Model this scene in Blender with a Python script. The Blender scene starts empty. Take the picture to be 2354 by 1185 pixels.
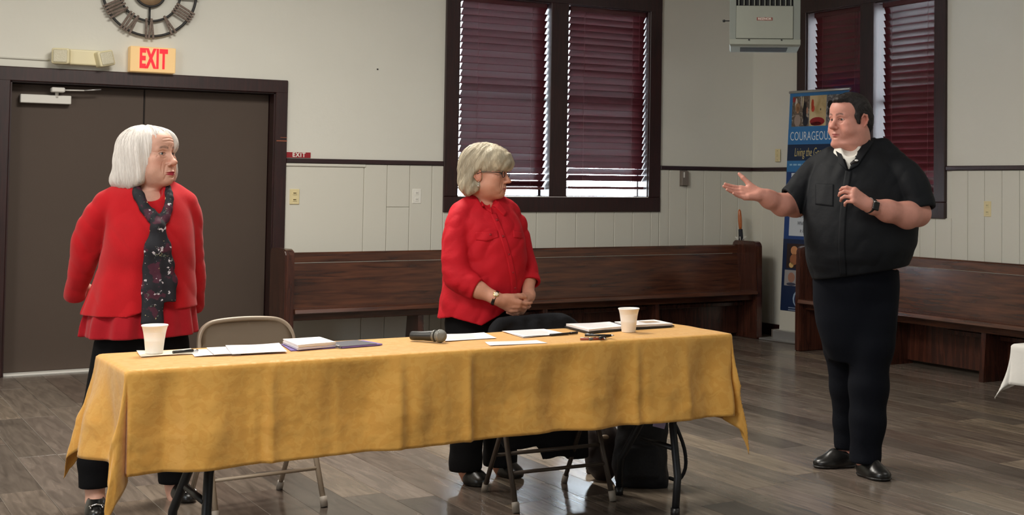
import bpy, bmesh, math, random
import numpy as np
from mathutils import Vector, Matrix

# ------------------------------------------------------------------ camera, world, lights, exposure
scn = bpy.context.scene
R_ = math.radians


def set_view():
    vs = scn.view_settings
    scn.display_settings.display_device = 'sRGB'
    vs.view_transform = 'Standard'; vs.look = 'None'; vs.gamma = 1.0; vs.use_curve_mapping = False
    vs.exposure = -0.12


set_view()
cam_d = bpy.data.cameras.new('camera')
cam = bpy.data.objects.new('camera', cam_d)
scn.collection.objects.link(cam)
right = Vector((0.832485, -0.55394, 0.010951)); up = Vector((-0.031292, -0.027274, 0.999138)); fwd = Vector((0.553164, 0.83211, 0.040039))
cam.matrix_world = Matrix(((right.x, up.x, -fwd.x, 0), (right.y, up.y, -fwd.y, 0), (right.z, up.z, -fwd.z, 1.37), (0, 0, 0, 1)))
cam_d.sensor_width = 36.0
cam_d.lens = 36.0 * 3141.6 / 2354.0
cam_d.shift_x = (1177.0 - 1600.08) / 2354.0
cam_d.shift_y = -(592.5 - 300.65) / 2354.0
cam_d.clip_start = 0.05
cam_d.clip_end = 200
scn.camera = cam
try:
    scn.cycles.use_denoising = True
    scn.cycles.max_bounces = 8
    scn.cycles.diffuse_bounces = 5
    scn.cycles.glossy_bounces = 4
    scn.cycles.caustics_reflective = False
    scn.cycles.caustics_refractive = False
    scn.cycles.sample_clamp_indirect = 6.0
except Exception:
    pass

YB, XR = 10.497, 7.626            # back wall and right wall of the hall
XL, YF, ZC = -4.0, -4.5, 3.75     # left wall, wall behind the camera, ceiling

wd = bpy.data.worlds.new('world'); scn.world = wd
wd.use_nodes = True
_n = wd.node_tree.nodes; _l = wd.node_tree.links
_bg = _n['Background']
_bg.inputs[0].default_value = (0.86, 0.93, 1.0, 1)
_bg.inputs[1].default_value = 34.0


def area(name, loc, size, power, col, rot=(0, 0, 0)):
    d = bpy.data.lights.new(name, 'AREA'); d.shape = 'RECTANGLE'; d.size, d.size_y = size
    d.energy = power; d.color = col
    o = bpy.data.objects.new(name, d); o.location = loc; o.rotation_euler = rot
    scn.collection.objects.link(o); return o


area('ceiling_lamp', (2.3, 7.1, ZC - .08), (1.2, 1.2), 180, (1.0, 0.95, 0.86))
area('ceiling_lamp', (0.4, 3.4, ZC - .08), (1.6, 1.2), 105, (1.0, 0.95, 0.88))
area('ceiling_lamp', (-1.8, 6.2, ZC - .08), (1.6, 1.2), 110, (1.0, 0.93, 0.82))
area('ceiling_lamp', (5.4, 3.0, ZC - .08), (1.6, 1.2), 22, (1.0, 0.98, 0.95))
area('window_light', (XL + .15, 2.5, 2.2), (3.0, 1.8), 95, (0.84, 0.92, 1.0), (0, R_(-90), 0))  # added cool light, no window there; cools the right wall
area('window_light', (4.5, -4.2, 2.0), (3.0, 1.8), 60, (0.82, 0.91, 1.0), (R_(-90), 0, 0))  # daylight area light behind the camera, no window modelled

# ------------------------------------------------------------------ materials


def mat(name, col, rough=.5, metal=0.0, spec=.5, bump=None, var=None, attr=False, coat=0.0, emit=None, sheen=0.0, sss=0.0):
    """col base colour; bump=(scale, strength[, stretch xyz]); var=(scale, amount[, stretch]) mottles the colour"""
    m = bpy.data.materials.new(name); m.use_nodes = True
    nt = m.node_tree; b = nt.nodes['Principled BSDF']
    b.inputs['Base Color'].default_value = (*col, 1)
    b.inputs['Roughness'].default_value = rough
    b.inputs['Metallic'].default_value = metal
    b.inputs['Specular IOR Level'].default_value = spec
    b.inputs['Coat Weight'].default_value = coat
    b.inputs['Coat Roughness'].default_value = .15
    b.inputs['Sheen Weight'].default_value = sheen
    if sss:
        b.inputs['Subsurface Weight'].default_value = sss
        b.inputs['Subsurface Radius'].default_value = (.012, .005, .003)
        b.inputs['Subsurface Scale'].default_value = 1.0
    if emit:
        b.inputs['Emission Color'].default_value = (*emit[:3], 1)
        b.inputs['Emission Strength'].default_value = emit[3]
    src = None
    if attr:
        a = nt.nodes.new('ShaderNodeAttribute'); a.attribute_name = 'Col'; src = a.outputs['Color']
    tc = nt.nodes.new('ShaderNodeTexCoord')

    def nz(scale, stretch, detail=4):
        mp = nt.nodes.new('ShaderNodeMapping'); nt.links.new(tc.outputs['Object'], mp.inputs[0])
        mp.inputs['Scale'].default_value = stretch
        n = nt.nodes.new('ShaderNodeTexNoise'); n.inputs['Scale'].default_value = scale; n.inputs['Detail'].default_value = detail
        nt.links.new(mp.outputs[0], n.inputs['Vector']); return n
    if var:
        n = nz(var[0], var[2] if len(var) > 2 else (1, 1, 1))
        mr = nt.nodes.new('ShaderNodeMapRange'); mr.inputs[1].default_value = .3; mr.inputs[2].default_value = .7
        mr.inputs[3].default_value = 1 - var[1]; mr.inputs[4].default_value = 1 + var[1]
        nt.links.new(n.outputs[0], mr.inputs[0])
        mx = nt.nodes.new('ShaderNodeVectorMath'); mx.operation = 'SCALE'
        if src is not None:
            nt.links.new(src, mx.inputs[0])
        else:
            mx.inputs[0].default_value = col
        nt.links.new(mr.outputs[0], mx.inputs['Scale']); src = mx.outputs[0]
    if src is not None:
        nt.links.new(src, b.inputs['Base Color'])
    if bump:
        n = nz(bump[0], bump[2] if len(bump) > 2 else (1, 1, 1), 6)
        bp = nt.nodes.new('ShaderNodeBump'); bp.inputs['Strength'].default_value = bump[1]; bp.inputs['Distance'].default_value = .01
        nt.links.new(n.outputs[0], bp.inputs['Height']); nt.links.new(bp.outputs[0], b.inputs['Normal'])
    return m


def srgb(r, g, b):
    f = lambda c: (c / 255 / 12.92) if c / 255 <= .04045 else ((c / 255 + .055) / 1.055) ** 2.4
    return (f(r), f(g), f(b))


def tag(o, label=None, cat=None, group=None, kind=None):
    for k, v in (('label', label), ('category', cat), ('group', group), ('kind', kind)):
        if v is not None:
            o[k] = v
    return o
# ---------------------------------------------------------------- solid modelling helpers (signed distance -> one smooth mesh)
f32 = np.float32
INF = 1e9
_rng = np.random.RandomState(7)
_LAT = _rng.rand(32, 32, 32).astype(f32) * 2 - 1


def noise3(P, s=1.0):
    Q = P * f32(s)
    i = np.floor(Q).astype(np.int32)
    t = (Q - i).astype(f32)
    t = t * t * (3 - 2 * t)
    i &= 31
    j = (i + 1) & 31
    x0, y0, z0 = i[:, 0], i[:, 1], i[:, 2]
    x1, y1, z1 = j[:, 0], j[:, 1], j[:, 2]
    tx, ty, tz = t[:, 0], t[:, 1], t[:, 2]
    a = _LAT[x0, y0, z0] * (1 - tx) + _LAT[x1, y0, z0] * tx
    b = _LAT[x0, y1, z0] * (1 - tx) + _LAT[x1, y1, z0] * tx
    c = _LAT[x0, y0, z1] * (1 - tx) + _LAT[x1, y0, z1] * tx
    d = _LAT[x0, y1, z1] * (1 - tx) + _LAT[x1, y1, z1] * tx
    a = a * (1 - ty) + b * ty
    c = c * (1 - ty) + d * ty
    return a * (1 - tz) + c * tz


class Pr:
    def __init__(s, fn, c, R):
        s.fn, s.c, s.R = fn, np.asarray(c, f32), float(R)


def ball(c, r):
    c = np.asarray(c, f32)
    return Pr(lambda P: np.sqrt(((P - c) ** 2).sum(1)) - f32(r), c, r)


def ell(c, r, rot=None):
    c = np.asarray(c, f32)
    r = np.asarray(r, f32)
    M = None if rot is None else np.asarray(rot, f32)      # rows are the ellipsoid's own axes

    def fn(P):
        Q = P - c
        if M is not None:
            Q = Q @ M.T
        k0 = np.sqrt(((Q / r) ** 2).sum(1))
        k1 = np.sqrt(((Q / (r * r)) ** 2).sum(1)) + f32(1e-9)
        return k0 * (k0 - 1) / k1
    return Pr(fn, c, max(r))


def cap(a, b, ra, rb=None):
    a = np.asarray(a, f32)
    b = np.asarray(b, f32)
    rb = ra if rb is None else rb
    ba = b - a
    L2 = float(ba @ ba) + 1e-12

    def fn(P):
        Q = P - a
        t = np.clip((Q @ ba) / f32(L2), 0, 1)
        return np.sqrt(((Q - t[:, None] * ba) ** 2).sum(1)) - (f32(ra) + f32(rb - ra) * t)
    return Pr(fn, (a + b) / 2, math.sqrt(L2) / 2 + max(ra, rb))


def smin(a, b, k):
    if k <= 0:
        return np.minimum(a, b)
    h = np.maximum(k - np.abs(a - b), 0) / f32(k)
    return np.minimum(a, b) - h * h * f32(k * .25)


def smax(a, b, k):
    return -smin(-a, -b, k)


def chain(pts, rs, k=0.0, sq=None, rot=None):
    """a tube through points; sq squeezes it (rows of rot are its own axes)"""
    pts = np.asarray(pts, f32)
    rs = list(rs) if hasattr(rs, '__len__') else [rs] * len(pts)
    c = (pts.min(0) + pts.max(0)) / 2
    R = float(np.sqrt(((pts - c) ** 2).sum(1)).max()) + max(rs)
    M = np.eye(3, dtype=f32) if rot is None else np.asarray(rot, f32)
    if sq is not None:
        S = np.asarray(sq, f32)
        M = M * S[:, None]
        div = f32(max(S))
    else:
        div = None
    q = pts @ M.T if (sq is not None or rot is not None) else pts
    segs = [cap(q[i], q[i + 1], rs[i], rs[i + 1]) for i in range(len(q) - 1)]

    def fn(P):
        Q = P @ M.T if (sq is not None or rot is not None) else P
        d = segs[0].fn(Q)
        for s_ in segs[1:]:
            d = smin(d, s_.fn(Q), k)
        return d if div is None else d / div
    return Pr(fn, c, R)


def box(c, h, rot=None, r=0.0):
    c = np.asarray(c, f32)
    h = np.asarray(h, f32)
    M = None if rot is None else np.asarray(rot, f32)

    def fn(P):
        Q = P - c
        if M is not None:
            Q = Q @ M.T
        q = np.abs(Q) - (h - f32(r))
        return np.sqrt((np.maximum(q, 0) ** 2).sum(1)) + np.minimum(q.max(1), 0) - f32(r)
    return Pr(fn, c, float(np.linalg.norm(h)))


def half(n, p):
    """half space: negative on the side away from n"""
    n = np.asarray(n, f32)
    n = n / np.linalg.norm(n)
    p = np.asarray(p, f32)
    return Pr(lambda P: (P - p) @ n, p, INF)


def loft(rows, rot=None, org=(0, 0, 0), top=True, bot=True, pw=2.0):
    """stack of oval sections: rows of (z, x_left, x_right, y_front, y_back)"""
    A = np.asarray(sorted(rows), f32)
    # resample with a smooth (catmull-rom like) interpolation
    zs = np.linspace(A[0, 0], A[-1, 0], 96).astype(f32)

    def sm(col):
        v = np.interp(zs, A[:, 0], A[:, col])
        for _ in range(14):
            v[1:-1] = (v[:-2] + 2 * v[1:-1] + v[2:]) / 4
        return v.astype(f32)
    T = [sm(i) for i in (1, 2, 3, 4)]
    cx, rx = (T[0] + T[1]) / 2, (T[1] - T[0]) / 2
    cy, ry = (T[2] + T[3]) / 2, (T[3] - T[2]) / 2
    M = None if rot is None else np.asarray(rot, f32)
    o = np.asarray(org, f32)

    def fn(P):
        Q = P - o
        if M is not None:
            Q = Q @ M.T
        z = Q[:, 2]
        i = np.clip((z - zs[0]) / (zs[-1] - zs[0]), 0, 1) * 95
        ii = i.astype(np.int32)
        ii = np.minimum(ii, 94)
        t = i - ii

        def g(T_):
            return T_[ii] * (1 - t) + T_[ii + 1] * t
        a, b = g(rx), g(ry)
        x, y = Q[:, 0] - g(cx), Q[:, 1] - g(cy)
        if pw == 2.0:
            k0 = np.sqrt((x / a) ** 2 + (y / b) ** 2)
            k1 = np.sqrt((x / (a * a)) ** 2 + (y / (b * b)) ** 2) + f32(1e-9)
            d = np.where(k0 < .3, (k0 - 1) * np.minimum(a, b), k0 * (k0 - 1) / k1)
        else:
            k0 = (np.abs(x / a) ** pw + np.abs(y / b) ** pw) ** f32(1 / pw)
            d = (k0 - 1) * np.minimum(a, b)
        d = d * f32(.93)
        if top:
            d = np.maximum(d, z - zs[-1])
        if bot:
            d = np.maximum(d, zs[0] - z)
        return d
    zc = (A[0, 0] + A[-1, 0]) / 2
    c = np.array([(A[:, 1].mean() + A[:, 2].mean()) / 2, 0, zc], f32)
    if M is not None:
        c = c @ M
    R = math.hypot((A[-1, 0] - A[0, 0]) / 2, max(np.abs(A[:, 1:]).max(), .3)) + .15
    return Pr(fn, c + o, R)


class Solid:
    """an ordered list of joins, cuts and clips"""

    def __init__(s):
        s.ops = []
        s.disp = None
        s.lo = s.hi = None

    def add(s, p, k=0.0):
        s.ops.append(('u', p, k)); return s

    def cut(s, p, k=0.0):
        s.ops.append(('s', p, k)); return s

    def clip(s, p, k=0.0):
        s.ops.append(('i', p, k)); return s

    def warp(s, fn):
        """cloth folds: displace what has been joined so far, before later cuts"""
        s.ops.append(('d', Pr(fn, (0, 0, 0), INF), 0)); return s

    def copy(s):
        t = Solid(); t.ops = list(s.ops); t.disp = s.disp; return t

    def ev(s, P, m=None, r=0.0):
        P = np.asarray(P, f32)
        d = np.full(len(P), 1.0, f32)
        for op, p, k in s.ops:
            if m is not None and p.R < 1e8:
                lb = math.sqrt(float(((p.c - m) ** 2).sum())) - p.R - r
                if op in 'us' and lb > 0.05 + k:
                    continue
            if op == 'd':
                near = np.abs(d) < .06
                if near.any():
                    d = d.copy()
                    d[near] += p.fn(P[near])
                continue
            v = p.fn(P)
            if op == 'u':
                d = smin(d, v, k)
            elif op == 's':
                d = smax(d, -v, k)
            else:
                d = smax(d, v, k)
        if s.disp is not None:
            near = np.abs(d) < .06
            if near.any():
                d = d.copy()
                d[near] += s.disp(P[near], d[near])
        return d

    def bounds(s):
        lo, hi = np.full(3, INF), np.full(3, -INF)
        for op, p, k in s.ops:
            if op == 'u' and p.R < 1e8:
                lo = np.minimum(lo, p.c - p.R); hi = np.maximum(hi, p.c + p.R)
        if s.lo is not None:
            lo = np.maximum(lo, s.lo); hi = np.minimum(hi, s.hi)
        return lo - .02, hi + .02

    def grid(s, h):
        lo, hi = s.bounds()
        B = 8
        nb = np.ceil((hi - lo) / (h * B)).astype(int)
        n = nb * B + 1
        D = np.full(n, 1.0, f32)
        bc = np.stack(np.meshgrid(*[np.arange(k) for k in nb], indexing='ij'), -1).reshape(-1, 3)
        ctr = (lo + (bc * B + B / 2) * h).astype(f32)
        rad = B * h * .8661
        # coarse pass in slabs so that far shapes are skipped
        dc = np.empty(len(ctr), f32)
        step = 2
        key = (bc // step)
        uid = key[:, 0] * 100000 + key[:, 1] * 300 + key[:, 2]
        order = np.argsort(uid, kind='stable')
        cuts = np.flatnonzero(np.diff(uid[order])) + 1
        for g in np.split(order, cuts):
            m = ctr[g].mean(0)
            r = float(np.sqrt(((ctr[g] - m) ** 2).sum(1)).max()) + 1e-4
            dc[g] = s.ev(ctr[g], m, r)
        act = np.abs(dc) < rad * 1.6 + .012
        off = np.stack(np.meshgrid(*[np.arange(B + 1)] * 3, indexing='ij'), -1).reshape(-1, 3)
        for q in np.flatnonzero(~act & (dc < 0)):
            b = bc[q] * B
            D[b[0]:b[0] + B + 1, b[1]:b[1] + B + 1, b[2]:b[2] + B + 1] = -1.0
        offw = (off * h).astype(f32)
        for g in np.split(order, cuts):
            ga = g[act[g]]
            if not len(ga):
                continue
            m = ctr[ga].mean(0)
            r = float(np.sqrt(((ctr[ga] - m) ** 2).sum(1)).max()) + rad
            P = (ctr[ga] - f32(B / 2 * h))[:, None, :] + offw[None]
            V = s.ev(P.reshape(-1, 3), m, r).reshape(len(ga), B + 1, B + 1, B + 1)
            for i, q in enumerate(ga):
                b = bc[q] * B
                D[b[0]:b[0] + B + 1, b[1]:b[1] + B + 1, b[2]:b[2] + B + 1] = V[i]
        return D, lo


def spline(pts, rs, n=3):
    P = np.c_[np.asarray(pts, float), np.asarray(rs, float)]
    A = np.vstack([2 * P[0] - P[1], P, 2 * P[-1] - P[-2]])
    out = []
    for i in range(1, len(A) - 2):
        p0, p1, p2, p3 = A[i - 1:i + 3]
        for t in np.arange(n) / n:
            out.append(.5 * (2 * p1 + (p2 - p0) * t + (2 * p0 - 5 * p1 + 4 * p2 - p3) * t * t + (3 * p1 - p0 - 3 * p2 + p3) * t ** 3))
    out.append(P[-1]); out = np.array(out)
    return out[:, :3], list(out[:, 3])


def sub(S):
    """a finished solid used as one piece of another"""
    lo, hi = S.bounds()
    return Pr(lambda P: S.ev(P), (lo + hi) / 2, float(np.linalg.norm(hi - lo)) / 2)


def sleeve(pts, rs, k, folds, cuff=.004, lip=.028, wall=.008, tilt=None):
    """a tube of cloth, open and hollow at its last point, with a turned band there"""
    pts, rs = spline(pts, rs)
    K = Solid().add(chain(pts, rs, k * .5))
    d = pts[-1] - pts[-3]; d = d / np.linalg.norm(d)
    if folds is not None:
        K.warp(folds)
    if cuff:
        B = Solid().add(cap(pts[-1] - d * .03, pts[-1] + d * .03, rs[-1] + cuff)).clip(half(-d, pts[-1] - d * lip))
        K.add(sub(B), .003)
    n = d if tilt is None else np.asarray(tilt, float) / np.linalg.norm(tilt)
    K.clip(half(n, pts[-1]), .002)
    if wall:
        K.cut(cap(pts[-1] - d * .06, pts[-1] + d * .1, rs[-1] - wall), .002)
    return K


def surface_nets(D, lo, h):
    ins = D < 0
    n = np.array(D.shape)
    c = np.zeros(n - 1, np.int8)
    for dx in (0, 1):
        for dy in (0, 1):
            for dz in (0, 1):
                c += ins[dx:n[0] - 1 + dx, dy:n[1] - 1 + dy, dz:n[2] - 1 + dz]
    cells = np.argwhere((c > 0) & (c < 8))
    idx = np.full(n - 1, -1, np.int32)
    idx[tuple(cells.T)] = np.arange(len(cells))
    pos = np.zeros((len(cells), 3), np.float64)
    cnt = np.zeros(len(cells))
    E = []
    for ax in range(3):
        o = [a for a in range(3) if a != ax]
        for u in (0, 1):
            for v in (0, 1):
                a = [0, 0, 0]; a[o[0]] = u; a[o[1]] = v
                b = list(a); b[ax] = 1
                E.append((a, b))
    for a, b in E:
        ia, ib = cells + a, cells + b
        va, vb = D[tuple(ia.T)], D[tuple(ib.T)]
        x = (va < 0) != (vb < 0)
        t = np.where(x, va / np.where(x, va - vb, 1), 0)
        pos[x] += (ia + (ib - ia) * t[:, None])[x]
        cnt[x] += 1
    V = lo + pos / cnt[:, None] * h
    F = []
    for ax in range(3):
        o = [(ax + 1) % 3, (ax + 2) % 3]
        sl0 = [slice(None)] * 3; sl1 = [slice(None)] * 3
        sl0[ax] = slice(0, -1); sl1[ax] = slice(1, None)
        x = ins[tuple(sl0)] != ins[tuple(sl1)]
        e = np.argwhere(x)
        ok = (e[:, o[0]] > 0) & (e[:, o[1]] > 0) & (e[:, o[0]] < n[o[0]] - 1) & (e[:, o[1]] < n[o[1]] - 1)
        e = e[ok]
        s = ins[tuple(e.T)]
        q = []
        for d0, d1 in ((-1, -1), (0, -1), (0, 0), (-1, 0)):
            k = e.copy(); k[:, o[0]] += d0; k[:, o[1]] += d1
            q.append(idx[tuple(k.T)])
        q = np.stack(q, 1)
        q[~s] = q[~s][:, ::-1]
        F.append(q)
    return V, np.concatenate(F)


def np_mesh(name, V, F, col=None, smooth=True):
    me = bpy.data.meshes.new(name)
    V = np.asarray(V, f32)
    F = np.asarray(F, np.int32)
    k = F.shape[1]
    me.vertices.add(len(V)); me.vertices.foreach_set('co', V.ravel())
    me.loops.add(F.size); me.loops.foreach_set('vertex_index', F.ravel())
    me.polygons.add(len(F))
    me.polygons.foreach_set('loop_start', np.arange(0, F.size, k, dtype=np.int32))
    me.polygons.foreach_set('use_smooth', np.full(len(F), smooth, bool))
    me.update(calc_edges=True)
    me.validate()
    if col is not None:
        a = me.attributes.new('Col', 'FLOAT_COLOR', 'POINT')
        c4 = np.ones((len(V), 4), f32); c4[:, :3] = col
        a.data.foreach_set('color', c4.ravel())
    return me


def solid_obj(name, S, h, mat, parent=None, colf=None, smooth_it=1, fine=None):
    D, lo = S.grid(h)
    V, F = surface_nets(D, lo, h)
    if smooth_it:
        V = relax(V, F, smooth_it)
    if fine is not None:
        for zone, k in fine:
            V, F = refine(S, V, F, zone(V[F].mean(1).astype(f32)), k)
    me = np_mesh(name, V, F, None if colf is None else colf(V.astype(f32)))
    return link(name, me, mat, parent)


def refine(S, V, F, mask, n):
    """split the masked quads n x n and settle the new points on the solid, so small features stay crisp"""
    A = F[mask]
    e = np.sort(np.concatenate([A[:, [0, 1]], A[:, [1, 2]], A[:, [2, 3]], A[:, [3, 0]]]), 1)
    key = e[:, 0].astype(np.int64) * len(V) + e[:, 1]
    _, inv, cnt = np.unique(key, return_inverse=True, return_counts=True)
    rim = (cnt[inv.ravel()] == 1).reshape(4, -1)
    s, t = np.meshgrid(np.arange(n + 1) / n, np.arange(n + 1) / n, indexing='ij')
    s, t = s.ravel(), t.ravel()
    w = np.stack([(1 - s) * (1 - t), s * (1 - t), s * t, (1 - s) * t])          # corners 0..3
    P = np.einsum('kj,fkc->fjc', w, V[A])
    fix = np.zeros(P.shape[:2], bool)
    fix |= rim[0][:, None] & (t == 0)[None]; fix |= rim[1][:, None] & (s == 1)[None]
    fix |= rim[2][:, None] & (t == 1)[None]; fix |= rim[3][:, None] & (s == 0)[None]
    used = np.unique(A)                                # corners keep their old numbers
    q = np.round(np.concatenate([V[used], P.reshape(-1, 3)]) * 1e5).astype(np.int64) + 500000
    k1 = (q[:, 0] << 42) + (q[:, 1] << 21) + q[:, 2]
    _, first, idx = np.unique(k1, return_index=True, return_inverse=True)
    idx = idx.ravel(); nu = len(used)
    pts = np.concatenate([V[used], P.reshape(-1, 3)])[first]
    fx = np.zeros(len(first), bool)
    fx[idx[nu:][fix.ravel()]] = True
    mv = np.flatnonzero(~fx)
    X = pts[mv].astype(f32)
    m = X.mean(0); rad = float(np.sqrt(((X - m) ** 2).sum(1)).max())
    d0 = S.ev(X, m, rad)
    g = np.stack([S.ev(X + np.eye(3, dtype=f32)[i] * f32(.0012), m, rad) - d0 for i in range(3)], 1)
    g /= np.linalg.norm(g, axis=1)[:, None] + 1e-9
    X = X - g * np.clip(d0, -.002, .002)[:, None] * f32(.95)
    pts[mv] = X
    # old corners back to their own index, new points after the old ones
    num = np.full(len(first), -1)
    num[idx[:nu]] = used
    new = np.flatnonzero(num < 0)
    num[new] = len(V) + np.arange(len(new))
    V = V.copy(); V[used] = pts[idx[:nu]]
    out = np.concatenate([V, pts[new]])
    g_ = num[idx[nu:]].reshape(len(A), n + 1, n + 1)
    Q = np.stack([g_[:, :-1, :-1], g_[:, 1:, :-1], g_[:, 1:, 1:], g_[:, :-1, 1:]], -1).reshape(-1, 4)
    return out, np.concatenate([F[~mask], Q])


def relax(V, F, it):
    E = np.concatenate([F[:, [0, 1]], F[:, [1, 2]], F[:, [2, 3]], F[:, [3, 0]]])
    for _ in range(it):
        for lam in (.5, -.52):
            acc = np.zeros_like(V); cn = np.zeros(len(V))
            for a in range(3):
                acc[:, a] = np.bincount(E[:, 0], V[E[:, 1], a], len(V)) + np.bincount(E[:, 1], V[E[:, 0], a], len(V))
            cn = np.bincount(E[:, 0], minlength=len(V)) + np.bincount(E[:, 1], minlength=len(V))
            V = V + lam * (acc / np.maximum(cn, 1)[:, None] - V)
    return V


def link(name, me, mat, parent=None):
    o = bpy.data.objects.new(name, me)
    bpy.context.scene.collection.objects.link(o)
    if mat is not None and hasattr(me, 'materials') and not len(me.materials):
        for m_ in (mat if isinstance(mat, (list, tuple)) else [mat]):
            me.materials.append(m_)
    if parent is not None:
        o.parent = parent
    return o


def trace(S, X, Z, y0=-.6, y1=.6):
    """depth of the front surface of a solid under the points (X, Z) of its front elevation"""
    y = np.full(X.shape, y0, f32)
    for _ in range(70):
        P = np.stack([X, y, Z], 1).astype(f32)
        y = np.minimum(y + np.clip(S.ev(P), -.01, .04) * .8, y1)
    return y


def patch(name, S, quad, nu, nv, mat, parent, off=.002, th=.002, edge=None, y0=-.6):
    """thin piece of cloth laid on a solid: quad = 4 elevation corners (tl, tr, br, bl)"""
    q = np.asarray(quad, float)
    s, t = np.meshgrid(np.linspace(0, 1, nu), np.linspace(0, 1, nv))
    tl, tr, br, bl = q
    XZ = (tl * ((1 - s) * (1 - t))[..., None] + tr * (s * (1 - t))[..., None] + br * (s * t)[..., None] + bl * ((1 - s) * t)[..., None]).reshape(-1, 2)
    if edge is not None:
        XZ = edge(XZ, s.ravel(), t.ravel())
    y = trace(S, XZ[:, 0].astype(f32), XZ[:, 1].astype(f32), y0)
    bad = y > np.median(y) + .15
    if bad.any():
        y[bad] = y[~bad].max()
    P = np.stack([XZ[:, 0], y, XZ[:, 1]], 1)
    N = grad(S, P)
    A = P + N * (off + th)
    Bk = P + N * (off - .006)
    V = np.concatenate([A, Bk])
    n = nu * nv
    F = []
    for j in range(nv - 1):
        for i in range(nu - 1):
            a = j * nu + i
            F.append((a, a + nu, a + nu + 1, a + 1))
    rim = [i for i in range(nu)] + [j * nu + nu - 1 for j in range(1, nv)] + [(nv - 1) * nu + i for i in range(nu - 2, -1, -1)] + [j * nu for j in range(nv - 2, 0, -1)]
    for a, b in zip(rim, rim[1:] + rim[:1]):
        F.append((a, b, b + n, a + n))
    return link(name, np_mesh(name, V, F), mat, parent)


def grad(S, P, e=.003, m=None, r=0.0):
    P = np.asarray(P, f32)
    g = np.stack([S.ev(P + np.eye(3, dtype=f32)[i] * f32(e), m, r) - S.ev(P - np.eye(3, dtype=f32)[i] * f32(e), m, r) for i in range(3)], 1)
    return g / (np.linalg.norm(g, axis=1)[:, None] + 1e-9)


class Frame:
    """a local frame: rows of M are its axes, s its scale"""

    def __init__(s, o, M, sc=1.0, low=1.0):
        s.o, s.M, s.s, s.low = np.asarray(o, float), np.asarray(M, float), sc, low     # low shortens the part below the origin

    def pt(s, *p):
        p = np.asarray(p, float).copy()
        if p[2] < 0:
            p[2] *= s.low
        return s.o + s.s * (p @ s.M)

    def inv(s, P):
        Q = ((P - s.o.astype(f32)) @ s.M.T.astype(f32)) / f32(s.s)
        if s.low != 1.0:
            Q = Q.copy()
            Q[:, 2] = np.where(Q[:, 2] < 0, Q[:, 2] / f32(s.low), Q[:, 2])
        return Q

    def ball(s, p, r):
        return ball(s.pt(*p), r * s.s)

    def cap(s, a, b, ra, rb=None):
        return cap(s.pt(*a), s.pt(*b), ra * s.s, None if rb is None else rb * s.s)

    def ell(s, p, r, tilt=0.0, ax=1):
        M = s.M
        if tilt:
            c_, n_ = math.cos(tilt), math.sin(tilt)
            i, j = [a for a in range(3) if a != ax]
            M = M.copy()
            M[i], M[j] = s.M[i] * c_ + s.M[j] * n_, s.M[j] * c_ - s.M[i] * n_
        r = np.asarray(r, float) * s.s
        if p[2] < -.02:
            r = r * [1, 1, s.low]
        return ell(s.pt(*p), r, M)

    def chain(s, ps, rs, k=0.0):
        return chain([s.pt(*p) for p in ps], [r * s.s for r in rs] if hasattr(rs, '__len__') else rs * s.s, k * s.s)
MAT = {}
# figure and cloth materials
MAT['eye'] = mat('eye', (.7, .7, .68), .12, attr=True)
MAT['skin'] = mat('skin', (.6, .4, .3), .5, spec=.35, attr=True, bump=(260, .08), sss=.06)
MAT['red_knit'] = mat('red_knit', srgb(186, 20, 30), .85, spec=.2, bump=(420, .12), var=(14, .06), sheen=.15)
MAT['red_knit_deep'] = mat('red_knit_deep', srgb(168, 20, 34), .85, spec=.2, bump=(420, .12), var=(14, .06), sheen=.15)
MAT['black_cloth'] = mat('black_cloth', (.005, .005, .006), .9, spec=.15, bump=(200, .1))
MAT['black_leather'] = mat('black_leather', (.008, .008, .008), .28, spec=.6, bump=(90, .05))
MAT['chrome'] = mat('chrome', (.7, .7, .7), .2, 1.0)
MAT['white_hair'] = mat('white_hair', srgb(232, 226, 220), .5, spec=.4, bump=(60, .3, (1, 1, .12)), var=(40, .10, (1, 1, .15)))
MAT['blonde_hair'] = mat('blonde_hair', srgb(192, 181, 158), .5, spec=.35, bump=(60, .3, (1, 1, .15)), var=(30, .30, (1, 1, .2)))
MAT['red_cotton'] = mat('red_cotton', srgb(190, 20, 36), .75, spec=.25, bump=(34, .22), var=(12, .05))
MAT['red_button'] = mat('red_button', srgb(150, 20, 30), .35)
MAT['black_plastic'] = mat('black_plastic', (.012, .011, .011), .35)
MAT['silver'] = mat('silver', (.8, .78, .74), .25, 1.0)
MAT['gold'] = mat('gold', (.8, .58, .25), .25, 1.0)
MAT['cream'] = mat('cream', (.8, .74, .6), .4)
MAT['dark_hair'] = mat('dark_hair', srgb(44, 40, 40), .55, spec=.35, bump=(120, .3))
MAT['black_shirt'] = mat('black_shirt', srgb(14, 17, 22), .72, spec=.24, bump=(30, .2))
MAT['black_trouser'] = mat('black_trouser', srgb(13, 16, 24), .85, spec=.15, bump=(160, .1))
MAT['white_cotton'] = mat('white_cotton', srgb(225, 222, 214), .8, bump=(300, .1))
MAT['white_plastic'] = mat('white_plastic', (.8, .8, .8), .4)  # painted highlight of the clip microphone
MAT['black_glass'] = mat('black_glass', (.006, .006, .007), .08)
# ------------------------------------------------------------------ plain mesh helpers


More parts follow.
